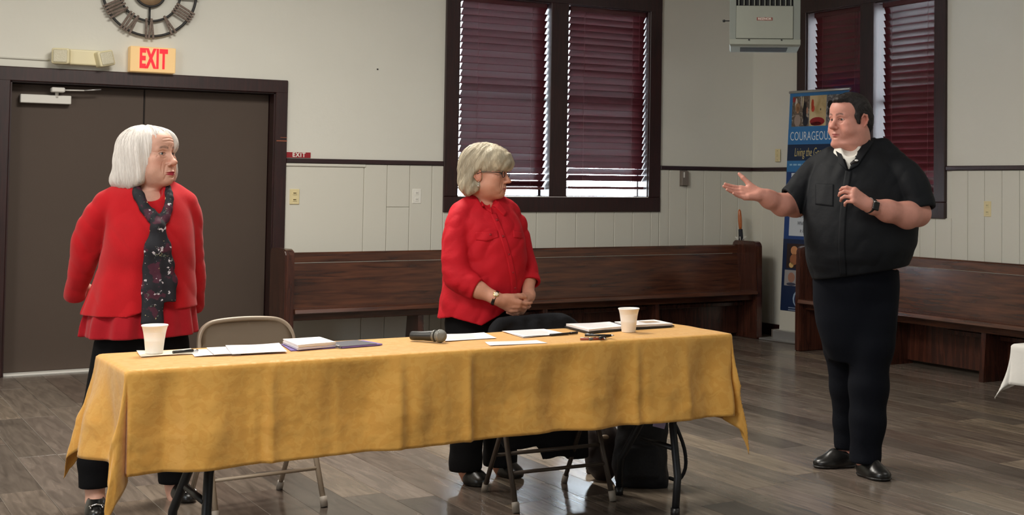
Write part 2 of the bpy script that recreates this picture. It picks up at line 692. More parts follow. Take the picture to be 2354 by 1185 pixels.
def bm_box(bm, lo, hi, bev=0.0, M=None, seg=1):
    lo, hi = Vector(lo), Vector(hi)
    r = bmesh.ops.create_cube(bm, size=1.0)
    vs = r['verts']
    c = (lo + hi) / 2; s = hi - lo
    for v in vs:
        v.co = Vector((v.co.x * s.x, v.co.y * s.y, v.co.z * s.z)) + c
    if bev:
        es = list({e for v in vs for e in v.link_edges})
        out = bmesh.ops.bevel(bm, geom=es, offset=bev, segments=seg, affect='EDGES', profile=.5)
        vs = list({v for f in out['faces'] for v in f.verts} | {v for v in vs if v.is_valid})
        # collect whole island
        st = list(vs); seen = set(st)
        while st:
            v = st.pop()
            for e in v.link_edges:
                w = e.other_vert(v)
                if w not in seen:
                    seen.add(w); st.append(w)
        vs = list(seen)
    if M is not None:
        for v in vs:
            v.co = M @ v.co
    return vs


def bm_tube(bm, pts, r, n=10, closed=False, flat=None, caps=True):
    """round bar along points; flat=(a, b) gives an oval section"""
    P = [Vector(p) for p in pts]
    rr = r if hasattr(r, '__len__') else [r] * len(P)
    rings = []
    up0 = Vector((0, 0, 1))
    N = len(P)
    prevx = None
    for i, p in enumerate(P):
        a = P[i - 1] if (i > 0 or closed) else p
        b = P[(i + 1) % N] if (i < N - 1 or closed) else p
        t = (b - a).normalized()
        x = prevx - t * prevx.dot(t) if prevx is not None else t.cross(up0 if abs(t.z) < .95 else Vector((1, 0, 0)))
        x.normalize(); prevx = x
        y = t.cross(x)
        fa, fb = flat if flat else (1, 1)
        rings.append([bm.verts.new(p + x * math.cos(k * 2 * math.pi / n) * rr[i] * fa + y * math.sin(k * 2 * math.pi / n) * rr[i] * fb) for k in range(n)])
    for i in range(N if closed else N - 1):
        A, B = rings[i], rings[(i + 1) % N]
        for k in range(n):
            f = bm.faces.new((A[k], A[(k + 1) % n], B[(k + 1) % n], B[k])); f.smooth = True
    if caps and not closed:
        bm.faces.new(rings[0][::-1]); bm.faces.new(rings[-1])


def bm_lathe(bm, prof, c=(0, 0, 0), n=28, M=None):
    c = Vector(c); rings = []
    for r, z in prof:
        ring_ = []
        for k in range(n):
            v = Vector((r * math.cos(k * 2 * math.pi / n), r * math.sin(k * 2 * math.pi / n), z))
            if M is not None:
                v = M @ v
            ring_.append(bm.verts.new(v + c))
        rings.append(ring_)
    for A, B in zip(rings, rings[1:]):
        for k in range(n):
            f = bm.faces.new((A[k], A[(k + 1) % n], B[(k + 1) % n], B[k])); f.smooth = True
    bm.faces.new(rings[0][::-1]); bm.faces.new(rings[-1])


def bm_prism(bm, pts, axis, lo, hi):
    """extrude an outline; pts are the two remaining coordinates"""
    def mk(p, d):
        v = [0, 0, 0]; o = [a for a in range(3) if a != axis]
        v[o[0]], v[o[1]] = p; v[axis] = d
        return bm.verts.new(v)
    A = [mk(p, lo) for p in pts]; B = [mk(p, hi) for p in pts]
    n = len(pts)
    bm.faces.new(A[::-1]); bm.faces.new(B)
    for i in range(n):
        bm.faces.new((A[i], A[(i + 1) % n], B[(i + 1) % n], B[i]))
    bmesh.ops.recalc_face_normals(bm, faces=bm.faces[:])


def done(name, bm, m, parent=None, sharp=True):
    bmesh.ops.recalc_face_normals(bm, faces=bm.faces[:])
    me = bpy.data.meshes.new(name); bm.to_mesh(me); bm.free()
    return link(name, me, m, parent)


def mbox(name, lo, hi, m, parent=None, bev=0.0, seg=1):
    bm = bmesh.new(); bm_box(bm, lo, hi, bev, None, seg); return done(name, bm, m, parent)


def mtube(name, pts, r, m, parent=None, n=10, **k):
    bm = bmesh.new(); bm_tube(bm, pts, r, n, **k); return done(name, bm, m, parent)


def thing(name, label, cat, loc=(0, 0, 0), rz=0.0, group=None):
    o = bpy.data.objects.new(name, None); scn.collection.objects.link(o)
    o.location = loc; o.rotation_euler = (0, 0, rz); o.empty_display_size = .1
    return tag(o, label, cat, group)


def struct(o):
    o['kind'] = 'structure'; return o


def text_obj(name, body, size, m, parent, M, depth=.001, sx=1.0, bold=0.0, align='CENTER', shear=0.0, space=1.0):
    cu = bpy.data.curves.new(name, 'FONT'); cu.body = body; cu.size = size; cu.extrude = depth; cu.offset = bold
    cu.align_x = align; cu.align_y = 'CENTER'; cu.resolution_u = 3; cu.shear = shear; cu.space_character = space
    t = bpy.data.objects.new(name, cu); scn.collection.objects.link(t)
    dg = bpy.context.evaluated_depsgraph_get()
    me = bpy.data.meshes.new_from_object(t.evaluated_get(dg))
    bpy.data.objects.remove(t)
    me.transform(M @ Matrix.Diagonal((sx, 1, 1, 1)))
    me.materials.clear()
    return link(name, me, m, parent)


def wood(name, dark, light, rough=.3, scale=(1, 1, 1), coat=.4, ring=9.0):
    m = mat(name, dark, rough, coat=coat)
    nt = m.node_tree; b = nt.nodes['Principled BSDF']
    tc = nt.nodes.new('ShaderNodeTexCoord'); mp = nt.nodes.new('ShaderNodeMapping'); mp.inputs['Scale'].default_value = scale
    nt.links.new(tc.outputs['Object'], mp.inputs[0])
    n = nt.nodes.new('ShaderNodeTexNoise'); n.inputs['Scale'].default_value = ring; n.inputs['Detail'].default_value = 6; n.inputs['Distortion'].default_value = .6
    nt.links.new(mp.outputs[0], n.inputs['Vector'])
    cr = nt.nodes.new('ShaderNodeValToRGB')
    cr.color_ramp.elements[0].position = .32; cr.color_ramp.elements[0].color = (*dark, 1)
    cr.color_ramp.elements[1].position = .72; cr.color_ramp.elements[1].color = (*light, 1)
    nt.links.new(n.outputs[0], cr.inputs[0]); nt.links.new(cr.outputs[0], b.inputs['Base Color'])
    bp = nt.nodes.new('ShaderNodeBump'); bp.inputs['Strength'].default_value = .05; bp.inputs['Distance'].default_value = .004
    nt.links.new(n.outputs[0], bp.inputs['Height']); nt.links.new(bp.outputs[0], b.inputs['Normal'])
    return m


def plank_material():
    m = mat('plank', (.2, .17, .14), .34, spec=.5)
    nt = m.node_tree; b = nt.nodes['Principled BSDF']
    oi = nt.nodes.new('ShaderNodeObjectInfo')
    cr = nt.nodes.new('ShaderNodeValToRGB')
    el = cr.color_ramp.elements
    cols = [(0.0, srgb(80, 72, 66)), (.22, srgb(116, 106, 96)), (.45, srgb(100, 87, 78)), (.62, srgb(140, 126, 110)), (.82, srgb(110, 100, 92)), (1.0, srgb(126, 112, 102))]
    el[0].position, el[0].color = cols[0][0], (*cols[0][1], 1)
    el[1].position, el[1].color = cols[-1][0], (*cols[-1][1], 1)
    for p, c in cols[1:-1]:
        e = el.new(p); e.color = (*c, 1)
    nt.links.new(oi.outputs['Random'], cr.inputs[0])
    tc = nt.nodes.new('ShaderNodeTexCoord')
    ad = nt.nodes.new('ShaderNodeVectorMath'); ad.operation = 'ADD'
    cx = nt.nodes.new('ShaderNodeCombineXYZ'); mul = nt.nodes.new('ShaderNodeMath'); mul.operation = 'MULTIPLY'; mul.inputs[1].default_value = 57.0
    nt.links.new(oi.outputs['Random'], mul.inputs[0]); nt.links.new(mul.outputs[0], cx.inputs[0]); nt.links.new(mul.outputs[0], cx.inputs[1])
    nt.links.new(tc.outputs['Object'], ad.inputs[0]); nt.links.new(cx.outputs[0], ad.inputs[1])
    mp = nt.nodes.new('ShaderNodeMapping'); mp.inputs['Scale'].default_value = (14, 1.6, 1)
    nt.links.new(ad.outputs[0], mp.inputs[0])
    n = nt.nodes.new('ShaderNodeTexNoise'); n.inputs['Scale'].default_value = 2.2; n.inputs['Detail'].default_value = 6; n.inputs['Distortion'].default_value = .8
    nt.links.new(mp.outputs[0], n.inputs['Vector'])
    mr = nt.nodes.new('ShaderNodeMapRange'); mr.inputs[1].default_value = .28; mr.inputs[2].default_value = .72; mr.inputs[3].default_value = .66; mr.inputs[4].default_value = 1.32
    nt.links.new(n.outputs[0], mr.inputs[0])
    mx = nt.nodes.new('ShaderNodeVectorMath'); mx.operation = 'SCALE'
    nt.links.new(cr.outputs[0], mx.inputs[0]); nt.links.new(mr.outputs[0], mx.inputs['Scale'])
    nt.links.new(mx.outputs[0], b.inputs['Base Color'])
    rr = nt.nodes.new('ShaderNodeMapRange'); rr.inputs[3].default_value = .13; rr.inputs[4].default_value = .27
    nt.links.new(n.outputs[0], rr.inputs[0]); nt.links.new(rr.outputs[0], b.inputs['Roughness'])
    bp = nt.nodes.new('ShaderNodeBump'); bp.inputs['Strength'].default_value = .12; bp.inputs['Distance'].default_value = .002
    nt.links.new(n.outputs[0], bp.inputs['Height']); nt.links.new(bp.outputs[0], b.inputs['Normal'])
    return m


MAT['plaster'] = mat('plaster', srgb(222, 221, 212), .85, spec=.25, bump=(22, .12), var=(1.6, .02))
MAT['panel_paint'] = mat('panel_paint', srgb(216, 214, 203), .6, spec=.35, bump=(60, .04, (1, 1, .1)))
MAT['trim_dark'] = wood('trim_dark', srgb(32, 13, 14), srgb(52, 22, 22), .42, (6, 6, .6), .15)
MAT['rail_dark'] = wood('rail_dark', srgb(38, 20, 24), srgb(56, 30, 34), .35, (.6, 6, 6))
MAT['door_brown'] = mat('door_brown', srgb(78, 66, 58), .65, spec=.35, bump=(90, .03), var=(2.5, .03))
MAT['pew_wood'] = wood('pew_wood', srgb(52, 26, 18), srgb(98, 56, 36), .24, (.7, 9, 9), .5, 4.0)
MAT['pew_end'] = wood('pew_end', srgb(50, 26, 20), srgb(84, 46, 34), .26, (9, 9, .8), .5, 4.0)
MAT['pew_wood_side'] = wood('pew_wood_side', srgb(52, 24, 20), srgb(92, 48, 38), .24, (9, .7, 9), .5, 4.0)
MAT['slat'] = mat('slat', srgb(78, 32, 38), .26, spec=.5, var=(8, .1, (.3, 1, 1)))
MAT['cord'] = mat('cord', srgb(120, 70, 76), .7)
MAT['glass'] = bpy.data.materials.new('glass'); MAT['glass'].use_nodes = True       # thin clear pane
_nt = MAT['glass'].node_tree; _nt.nodes.clear()
_o = _nt.nodes.new('ShaderNodeOutputMaterial'); _mx = _nt.nodes.new('ShaderNodeMixShader'); _tr = _nt.nodes.new('ShaderNodeBsdfTransparent'); _gl = _nt.nodes.new('ShaderNodeBsdfGlossy')
_tr.inputs[0].default_value = (.94, .96, .97, 1); _gl.inputs['Roughness'].default_value = .02
_fr = _nt.nodes.new('ShaderNodeFresnel'); _fr.inputs[0].default_value = 1.45
_nt.links.new(_fr.outputs[0], _mx.inputs[0]); _nt.links.new(_tr.outputs[0], _mx.inputs[1]); _nt.links.new(_gl.outputs[0], _mx.inputs[2]); _nt.links.new(_mx.outputs[0], _o.inputs[0])
MAT['white_paint'] = mat('white_paint', srgb(222, 220, 214), .5)
MAT['ceiling'] = mat('ceiling', srgb(214, 210, 202), .9)
MAT['shadow_gap'] = mat('shadow_gap', srgb(26, 20, 18), .8)  # near-black: painted shade in the door gap, plain dark for small fittings
MAT['plank'] = plank_material()
MAT['subfloor'] = mat('subfloor', srgb(48, 43, 40), .7)
MAT['ivory'] = mat('ivory', srgb(226, 212, 166), .4)
MAT['white_plate'] = mat('white_plate', srgb(236, 234, 226), .4)
MAT['steel'] = mat('steel', srgb(205, 205, 205), .35, .8)

# ------------------------------------------------------------------ floor: base slab and vinyl planks running away from the door wall
floor = struct(mbox('floor', (XL, YF, -.12), (XR + .3, YB + .35, -.007), MAT['subfloor']))
PW, PL = .178, 1.22
bmp = bmesh.new(); bm_box(bmp, (-PW / 2 + .0006, -PL / 2 + .0006, -.006), (PW / 2 - .0006, PL / 2 - .0006, 0), .0014)
plank_me = bpy.data.meshes.new('plank'); bmp.to_mesh(plank_me); bmp.free(); plank_me.materials.append(MAT['plank'])
rnd = random.Random(5)
seen_planks, other = [], []
for i in range(int((XR - XL) / PW) + 2):
    x = XL + (i + .5) * PW
    if x + PW / 2 > XR + .02:
        break
    off = rnd.random() * PL
    y = YF - off
    while y < YB + .1:
        yc = y + PL / 2
        d = x * .5532 + yc * .8321
        u = 1600 + 3141.6 * (x * .8325 - yc * .5539) / max(d, .1)
        vv = 412 + 3141.6 * 1.37 / max(d, .1)
        vis = d > 3 and -250 < u < 2600 and vv < 1330 and yc > 3.6
        if y > YF - PL * .3 and yc - PL / 2 < YB:
            (seen_planks if vis else other).append((x, yc, d))
        y += PL
seen_planks.sort(key=lambda t: t[2])
for x, y, d in seen_planks[:298]:
    o = bpy.data.objects.new('plank', plank_me); scn.collection.objects.link(o); o.parent = floor
    y1 = min(y + PL / 2, YB - .005) - y
    o.location = (x, y, 0)
    if y1 < PL / 2 - .001:
        k = (y1 + PL / 2) / PL
        o.scale = (1, k, 1); o.location.y = y - PL / 2 + k * PL / 2
bm = bmesh.new()
for x, y, d in other + seen_planks[298:]:
    bm_box(bm, (x - PW / 2 + .0006, max(y - PL / 2, YF) + .0006, -.006), (x + PW / 2 - .0006, min(y + PL / 2, YB) - .0006, 0))
o = done('plank_rest', bm, MAT['plank'], floor); o['kind'] = 'stuff'

# ------------------------------------------------------------------ walls (each with its openings), ceiling
RZ0, RZ1 = 1.508, 1.545                 # chair rail
W1X = (4.61, 6.455); WZ = (1.258, 2.935)   # back window opening
W2Y = (8.01, 9.665)
DX = (1.275, 3.098); DZ = 2.040


def wall_with_holes(name, axis, at, thick, span, z1, holes, m):
    """slab built of blocks round rectangular holes (a0, a1, z0, z1)"""
    bm = bmesh.new()
    xs = sorted({span[0], span[1], *[h for q in holes for h in q[:2]]})
    for a, b in zip(xs, xs[1:]):
        zs = [(0 - .1, z1)]
        for h in holes:
            if a >= h[0] - 1e-6 and b <= h[1] + 1e-6:
                nz = []
                for lo, hi in zs:
                    if h[2] > lo:
                        nz.append((lo, min(hi, h[2])))
                    if h[3] < hi:
                        nz.append((max(lo, h[3]), hi))
                zs = nz
        for lo, hi in zs:
            if hi - lo < .01:
                continue
            if axis == 'y':
                bm_box(bm, (a, at, lo), (b, at + thick, hi))
            else:
                bm_box(bm, (at, a, lo), (at + thick, b, hi))
    bmesh.ops.remove_doubles(bm, verts=bm.verts[:], dist=1e-5)
    return struct(done(name, bm, m))


wall_back = wall_with_holes('wall_back', 'y', YB, .22, (XL, XR + .22), ZC + .2, [(W1X[0], W1X[1], WZ[0], WZ[1]), (DX[0], DX[1], -.2, DZ)], MAT['plaster'])
wall_right = wall_with_holes('wall_right', 'x', XR, .22, (YF, YB), ZC + .2, [(W2Y[0], W2Y[1], WZ[0], WZ[1])], MAT['plaster'])
struct(mbox('wall_left', (XL - .2, YF, -.1), (XL, YB, ZC + .2), MAT['plaster']))
struct(mbox('wall_front', (XL - .2, YF - .2, -.1), (XR + .22, YF, ZC + .2), MAT['plaster']))
struct(mbox('ceiling', (XL - .2, YF - .2, ZC), (XR + .22, YB + .22, ZC + .2), MAT['ceiling']))

# vertical board panelling below the rail: every board its own piece


def board_mesh(w, h):
    bm = bmesh.new(); bm_box(bm, (0, -.014, 0), (w, 0, h), .0035)
    me = bpy.data.meshes.new('board'); bm.to_mesh(me); bm.free(); me.materials.append(MAT['panel_paint']); return me


_bcache = {}


def board(parent, axis, a0, a1, z0, z1):
    k = (round(a1 - a0, 4), round(z1 - z0, 4))
    if k not in _bcache:
        _bcache[k] = board_mesh(*k)
    o = bpy.data.objects.new('board', _bcache[k]); scn.collection.objects.link(o); o.parent = parent
    if axis == 'y':
        o.location = (a0, YB, z0)
    else:
        o.location = (XR, a1, z0); o.rotation_euler = (0, 0, -math.pi / 2)


G_ = .0015
xs = [3.815 + .1912 * k for k in range(20)] + [XR - .015]
xs = [x for x in xs if x < XR - .005] + [XR - .015]
for a, b in zip(xs, xs[1:]):
    zt = RZ0
    if b > 4.49 and a < 6.58:
        zt = 1.132
    if a < 4.49 < b:
        board(wall_back, 'y', a + G_, 4.487, .1, RZ0); board(wall_back, 'y', 4.49, b - G_, .1, 1.132); continue
    if a < 6.58 < b:
        board(wall_back, 'y', a + G_, 6.577, .1, 1.132); board(wall_back, 'y', 6.582, b - G_, .1, RZ0); continue
    if abs(a - (3.815 + .1912)) < .01:        # one board is pieced, with a level joint
        board(wall_back, 'y', a + G_, b - G_, .1, 1.168); board(wall_back, 'y', a + G_, b - G_, 1.170, RZ0); continue
    board(wall_back, 'y', a + G_, b - G_, .1, zt)
ys = [YB - .002 - .178 * k for k in range(0, 60)]
for b, a in zip(ys, ys[1:]):
    if a < 4.6:
        break
    zt = RZ0
    if b > 7.885 and a < 9.79:
        zt = 1.132
    board(wall_right, 'x', a + G_, b - G_, .1, zt)
# wide flush sheet with a thin edge strip beside the door
struct(mbox('trim_1', (3.19, YB - .010, .1), (3.812, YB, 1.485), MAT['panel_paint'], None, .002))
struct(mbox('trim_2', (3.19, YB - .022, 1.485), (3.825, YB, 1.506), MAT['panel_paint'], None, .003))

# chair rail
bm = bmesh.new()
for a, b in ((3.19, 4.488), (6.583, XR)):
    bm_box(bm, (a, YB - .026, RZ0), (b, YB, RZ1), .006)
struct(done('trim_3', bm, MAT['rail_dark']))
bm = bmesh.new()
for a, b in ((YF, 7.883), (9.79, YB - .027)):
    bm_box(bm, (XR - .026, a, RZ0), (XR, b, RZ1), .006)
struct(done('trim_4', bm, MAT['rail_dark']))
# baseboards
bm = bmesh.new(); bm_box(bm, (3.19, YB - .022, 0), (XR, YB, .10), .004); struct(done('baseboard_back', bm, MAT['trim_dark']))
bm = bmesh.new(); bm_box(bm, (XR - .022, YF, 0), (XR, YB - .023, .10), .004); struct(done('baseboard_right', bm, MAT['trim_dark']))

# ------------------------------------------------------------------ double door
bm = bmesh.new()
bm_box(bm, (1.165, YB - .028, 0), (1.272, YB, 2.138), .006)
bm_box(bm, (3.100, YB - .028, 0), (3.192, YB, 2.138), .006)
bm_box(bm, (1.165, YB - .030, 2.042), (3.192, YB, 2.142), .006)
struct(done('trim_5', bm, MAT['trim_dark']))
bm = bmesh.new()
bm_box(bm, (1.262, YB - .01, 0), (1.282, YB + .2, 2.05)); bm_box(bm, (3.090, YB - .01, 0), (3.110, YB + .2, 2.05)); bm_box(bm, (1.262, YB - .01, 2.035), (3.11, YB + .2, 2.055))
struct(done('trim_6', bm, MAT['trim_dark']))
door1 = struct(mbox('door_1', (1.285, YB + .115, .012), (2.172, YB + .16, 2.032), MAT['door_brown'], None, .003))
door2 = struct(mbox('door_2', (2.182, YB + .115, .012), (3.087, YB + .16, 2.032), MAT['door_brown'], None, .003))
mbox('astragal', (2.170, YB + .125, .012), (2.184, YB + .165, 2.032), MAT['shadow_gap'], door1)  # dark strip painted as the shade between the door leaves
struct(mbox('trim_7', (1.284, YB + .02, -.004), (3.088, YB + .21, .011), MAT['white_paint'], None, .003))
bm = bmesh.new(); bm_box(bm, (3.11, YB - .032, 1.672), (3.19, YB - .026, 1.680)); bm_box(bm, (3.14, YB - .032, 1.700), (3.19, YB - .026, 1.704))
struct(done('trim_8', bm, mat('scratch', srgb(150, 84, 60), .6)))
cl = thing('door_closer', 'white box and arm of door closer at top of left brown door', 'door closer')
mbox('closer_body', (1.345, YB + .052, 1.898), (1.672, YB + .113, 1.958), MAT['white_paint'], cl, .004)
bm = bmesh.new(); bm_box(bm, (1.535, YB + .0, 1.978), (1.622, YB + .07, 2.012), .006); done('arm_shoe', bm, MAT['white_paint'], cl)
bm = bmesh.new()
bm_tube(bm, [(1.60, YB + .03, 1.995), (1.75, YB + .02, 1.998)], .009, 8, flat=(1, .6))
o = done('closer_arm', bm, MAT['white_paint'], cl)
mtube('closer_rod', [(1.74, YB + .02, 1.998), (1.86, YB + .01, 2.010)], .005, MAT['steel'], cl, 8)
mtube('closer_pin', [(1.578, YB + .06, 1.94), (1.578, YB + .06, 1.99)], .012, MAT['white_paint'], cl, 10)

# ------------------------------------------------------------------ windows with blinds


def window(idx, axis, a0, a1, mull, labels, tilt):
    """a0..a1 opening along the wall; mull = the two edges of the middle post"""
    P = (lambda a, d, z: (a, YB + d, z)) if axis == 'y' else (lambda a, d, z: (XR + d, a, z))

    def bx(bm, a, b, d0, d1, z0, z1, bev=.004):
        p, q = P(a, d0, z0), P(b, d1, z1)
        bm_box(bm, [min(i, j) for i, j in zip(p, q)], [max(i, j) for i, j in zip(p, q)], bev)
    f = bpy.data.objects.new('window_%d' % idx, None); scn.collection.objects.link(f); f['kind'] = 'structure'
    bm = bmesh.new(); c = .125
    bx(bm, a0 - c, a0, -.03, 0, WZ[0] - .0, WZ[1] + .14); bx(bm, a1, a1 + c, -.03, 0, WZ[0] - .0, WZ[1] + .14)
    bx(bm, a0 - c, a1 + c, -.032, 0, WZ[1], WZ[1] + .14); bx(bm, mull[0], mull[1], -.03, .2, WZ[0], WZ[1])
    done('casing', bm, MAT['trim_dark'], f)
    bm = bmesh.new(); bx(bm, a0 - c, a1 + c, -.032, 0, 1.128, WZ[0] - .001)
    done('apron', bm, MAT['trim_dark'], f)
    bm = bmesh.new()
    bx(bm, a0 - .002, a0 + .008, -.01, .215, WZ[0], WZ[1]); bx(bm, a1 - .008, a1 + .002, -.01, .215, WZ[0], WZ[1]); bx(bm, a0, a1, -.01, .215, WZ[1] - .008, WZ[1] + .002)
    done('jamb', bm, MAT['trim_dark'], f)
    bm = bmesh.new(); bx(bm, a0 - .0, a1 + .0, -.03, .21, WZ[0] - .03, WZ[0] + .003)
    done('sill', bm, MAT['white_paint'], f)
    for (s, e) in ((a0, mull[0]), (mull[1], a1)):
        bm = bmesh.new()
        for z, hh in ((WZ[0] + .003, .006), ((WZ[0] + WZ[1]) / 2, .018), (WZ[1] - .02, .02)):
            bx(bm, s, e, .15, .18, z - hh, z + hh)
        bx(bm, s, s + .014, .15, .18, WZ[0], WZ[1]); bx(bm, e - .014, e, .15, .18, WZ[0], WZ[1])
        fr = done('sash', bm, MAT['trim_dark'], f)
        bm = bmesh.new(); bx(bm, s + .012, e - .012, .160, .164, WZ[0] + .006, WZ[1] - .03, 0)
        done('pane', bm, MAT['glass'], fr)
    # one venetian blind per sash
    for k, (s, e) in enumerate(((a0, mull[0]), (mull[1], a1))):
        gl, gr = ((.046, .010), (.050, .012))[k]
        b0, b1 = s + gl, e - gr
        if axis == 'x':
            b0, b1 = s + gr, e - gl
        bl = thing('window_blind', labels[k], 'blind')
        L = b1 - b0
        bm = bmesh.new(); p, q = P(b0, .03, WZ[1] - .05), P(b1, .08, WZ[1] - .004)
        bm_box(bm, [min(i, j) for i, j in zip(p, q)], [max(i, j) for i, j in zip(p, q)], .004); done('head_rail', bm, MAT['slat'], bl)
        zb = WZ[0] + (.072 if k == 0 else .082)
        bm = bmesh.new(); p, q = P(b0, .038, zb - .012), P(b1, .084, zb + .010)
        bm_box(bm, [min(i, j) for i, j in zip(p, q)], [max(i, j) for i, j in zip(p, q)], .004); done('bottom_rail', bm, MAT['slat'], bl)
        # slat: thin curved board, room edge raised
        me = bpy.data.meshes.new('slat')
        bm = bmesh.new(); n = 6; w = .0580 / math.sin(R_(tilt[k]))
        top = []; bot = []
        for i in range(n + 1):
            t = i / n - .5
            y, z = t * w, .0016 - (t * 2) ** 2 * .0022
            top.append((y, z + .0013)); bot.append((y, z - .0013))
        bm_prism(bm, top + bot[::-1], 0, -L / 2, L / 2)
        for fc in bm.faces:
            fc.smooth = False
        bm.to_mesh(me); bm.free(); me.materials.append(MAT['slat'])
        z = WZ[1] - .072; step = .0575; kk = 0
        r2 = random.Random(idx * 10 + k)
        zs_ = []
        while z > zb + .034:
            o = bpy.data.objects.new('slat', me); scn.collection.objects.link(o); o.parent = bl
            c_ = P((b0 + b1) / 2, .058, z)
            o.location = c_
            a_ = tilt[k] + r2.uniform(-2.0, 2.0) + (-8 if z < zb + .16 else 0)
            # local y points out through the window; tipping lowers the outer edge
            o.rotation_euler = (R_(-a_), 0, 0 if axis == 'y' else -math.pi / 2)
            zs_.append(z); z -= step; kk += 1
        for fr_ in (.18, .82):
            mtube('ladder_cord', [P(b0 + L * fr_, .030, WZ[1] - .05), P(b0 + L * fr_, .030, zb)], .0010, MAT['cord'], bl, 5)
        if k == 1:
            mtube('pull_cord', [P(b0 + L * .9 if axis == 'y' else b0 + L * .1, .018, WZ[1] - .03), P(b0 + L * .9 if axis == 'y' else b0 + L * .1, .016, WZ[1] - .55)], .0014, MAT['cord'], bl, 5)


window(1, 'y', W1X[0], W1X[1], (5.452, 5.622), ('dark red slatted blind, left half of the window behind the blonde woman', 'dark red slatted blind, right half of the window above the long pew'), (46, 51))
window(2, 'x', W2Y[0], W2Y[1], (8.742, 8.915), ('dark slatted blind behind the man, right half of the corner window', 'dark slatted blind behind the banner, left half of the corner window'), (66, 66))
# ------------------------------------------------------------------ wall fittings
pl = lambda name, label, cat, group=None: thing(name, label, cat, (0, 0, 0), 0, group)
# unseen slab and stops added behind the doors to block light leaks
struct(mbox('wall_corridor', (1.0, YB + .23, -.1), (3.4, YB + .35, 2.4), MAT['shadow_gap']))
bm = bmesh.new()
bm_box(bm, (1.255, YB + .16, -.004), (1.315, YB + .225, 2.06)); bm_box(bm, (3.06, YB + .16, -.004), (3.115, YB + .225, 2.06)); bm_box(bm, (1.255, YB + .16, 2.0), (3.115, YB + .225, 2.06))
struct(done('trim_9', bm, MAT['trim_dark']))

# clock: two iron rings, roman numerals of weathered sticks
CX, CZ, CY = 2.166, 2.735, YB - .035
ck = pl('wall_clock', 'large open-frame clock with wooden roman numerals above the doors', 'clock')
MAT['iron'] = mat('iron', (.018, .017, .018), .5)
MAT['driftwood'] = wood('driftwood', srgb(96, 82, 74), srgb(138, 122, 112), .75, (8, 8, 8), 0, 12)
RO, RI = .335, .212
circ = lambda r, n=72: [(CX + r * math.sin(k * 2 * math.pi / n), CY, CZ + r * math.cos(k * 2 * math.pi / n)) for k in range(n)]
mtube('outer_ring', circ(RO - .012), .0095, MAT['iron'], ck, 8, closed=True)
mtube('inner_ring', circ(RI), .0085, MAT['iron'], ck, 8, closed=True)
mtube('hub_ring', circ(.105, 48), .009, MAT['iron'], ck, 8, closed=True)
MYf = Matrix.Rotation(R_(90), 4, 'X')
bm = bmesh.new(); bm_lathe(bm, [(.0, -.004), (.098, -.004), (.098, .004), (0, .004)], (CX, CY, CZ), 40, MYf)
done('hub_plate', bm, mat('hub_wood', srgb(150, 124, 96), .6, var=(20, .15)), ck)
for a in (0, 90, 180, 270):
    s, c = math.sin(R_(a)), math.cos(R_(a))
    mtube('spoke', [(CX + .1 * s, CY, CZ + .1 * c), (CX + (RI + .03) * s, CY, CZ + (RI + .03) * c)], .0075, MAT['iron'], ck, 8)
bm = bmesh.new()
bm_tube(bm, [(CX, CY - .02, CZ), (CX - .08, CY - .02, CZ + .13)], .006, 6); bm_tube(bm, [(CX, CY - .02, CZ), (CX + .10, CY - .02, CZ + .02)], .006, 6)
done('clock_hand', bm, MAT['iron'], ck)
NUM = {1: 'I', 2: 'II', 3: 'III', 4: 'IIII', 5: 'V', 6: 'VI', 7: 'VII', 8: 'VIII', 9: 'IX', 10: 'X', 11: 'XI', 12: 'XII'}
for k, txt in NUM.items():
    a = R_(k * 30)
    s, c = math.sin(a), math.cos(a)
    adv = {'I': .022, 'V': .046, 'X': .046}
    W = sum(adv[q] for q in txt); t = -W / 2
    rx, rz_ = Vector((c, 0, -s)), Vector((s, 0, c))       # rightwards (reading outward) and outward
    bm = bmesh.new()

    def stick(t0, r0, t1, r1, dy=0.0):
        A = Vector((CX, CY - .012 + dy, CZ)) + rx * t0 + rz_ * r0
        B = Vector((CX, CY - .012 + dy, CZ)) + rx * t1 + rz_ * r1
        d = (B - A).normalized(); n = Vector((0, 1, 0)); w_ = d.cross(n)
        M = Matrix((w_.to_4d(), d.to_4d(), n.to_4d(), (0, 0, 0, 1))).transposed(); M[3][3] = 1
        M = Matrix.Translation((A + B) / 2) @ Matrix(((w_.x, d.x, n.x, 0), (w_.y, d.y, n.y, 0), (w_.z, d.z, n.z, 0), (0, 0, 0, 1)))
        L = (B - A).length
        bm_box(bm, (-.0075, -L / 2, -.006), (.0075, L / 2, .006), .002, M)
    r0, r1 = RI - .018, RO + .008
    for q in txt:
        m_ = t + adv[q] / 2
        if q == 'I':
            stick(m_, r0, m_, r1)
        elif q == 'V':
            stick(m_ - .017, r1, m_, r0); stick(m_ + .017, r1, m_, r0, -.004)
        else:
            stick(m_ - .017, r1, m_ + .017, r0); stick(m_ + .017, r1, m_ - .017, r0, -.008)
        t += adv[q]
    done('numeral', bm, MAT['driftwood'], ck)
# two standoffs to the wall
bm = bmesh.new()
for a in (45, 225):
    p = (CX + RI * math.sin(R_(a)), CY, CZ + RI * math.cos(R_(a))); bm_tube(bm, [p, (p[0], YB + .002, p[2])], .008, 8)
done('standoff', bm, MAT['iron'], ck)

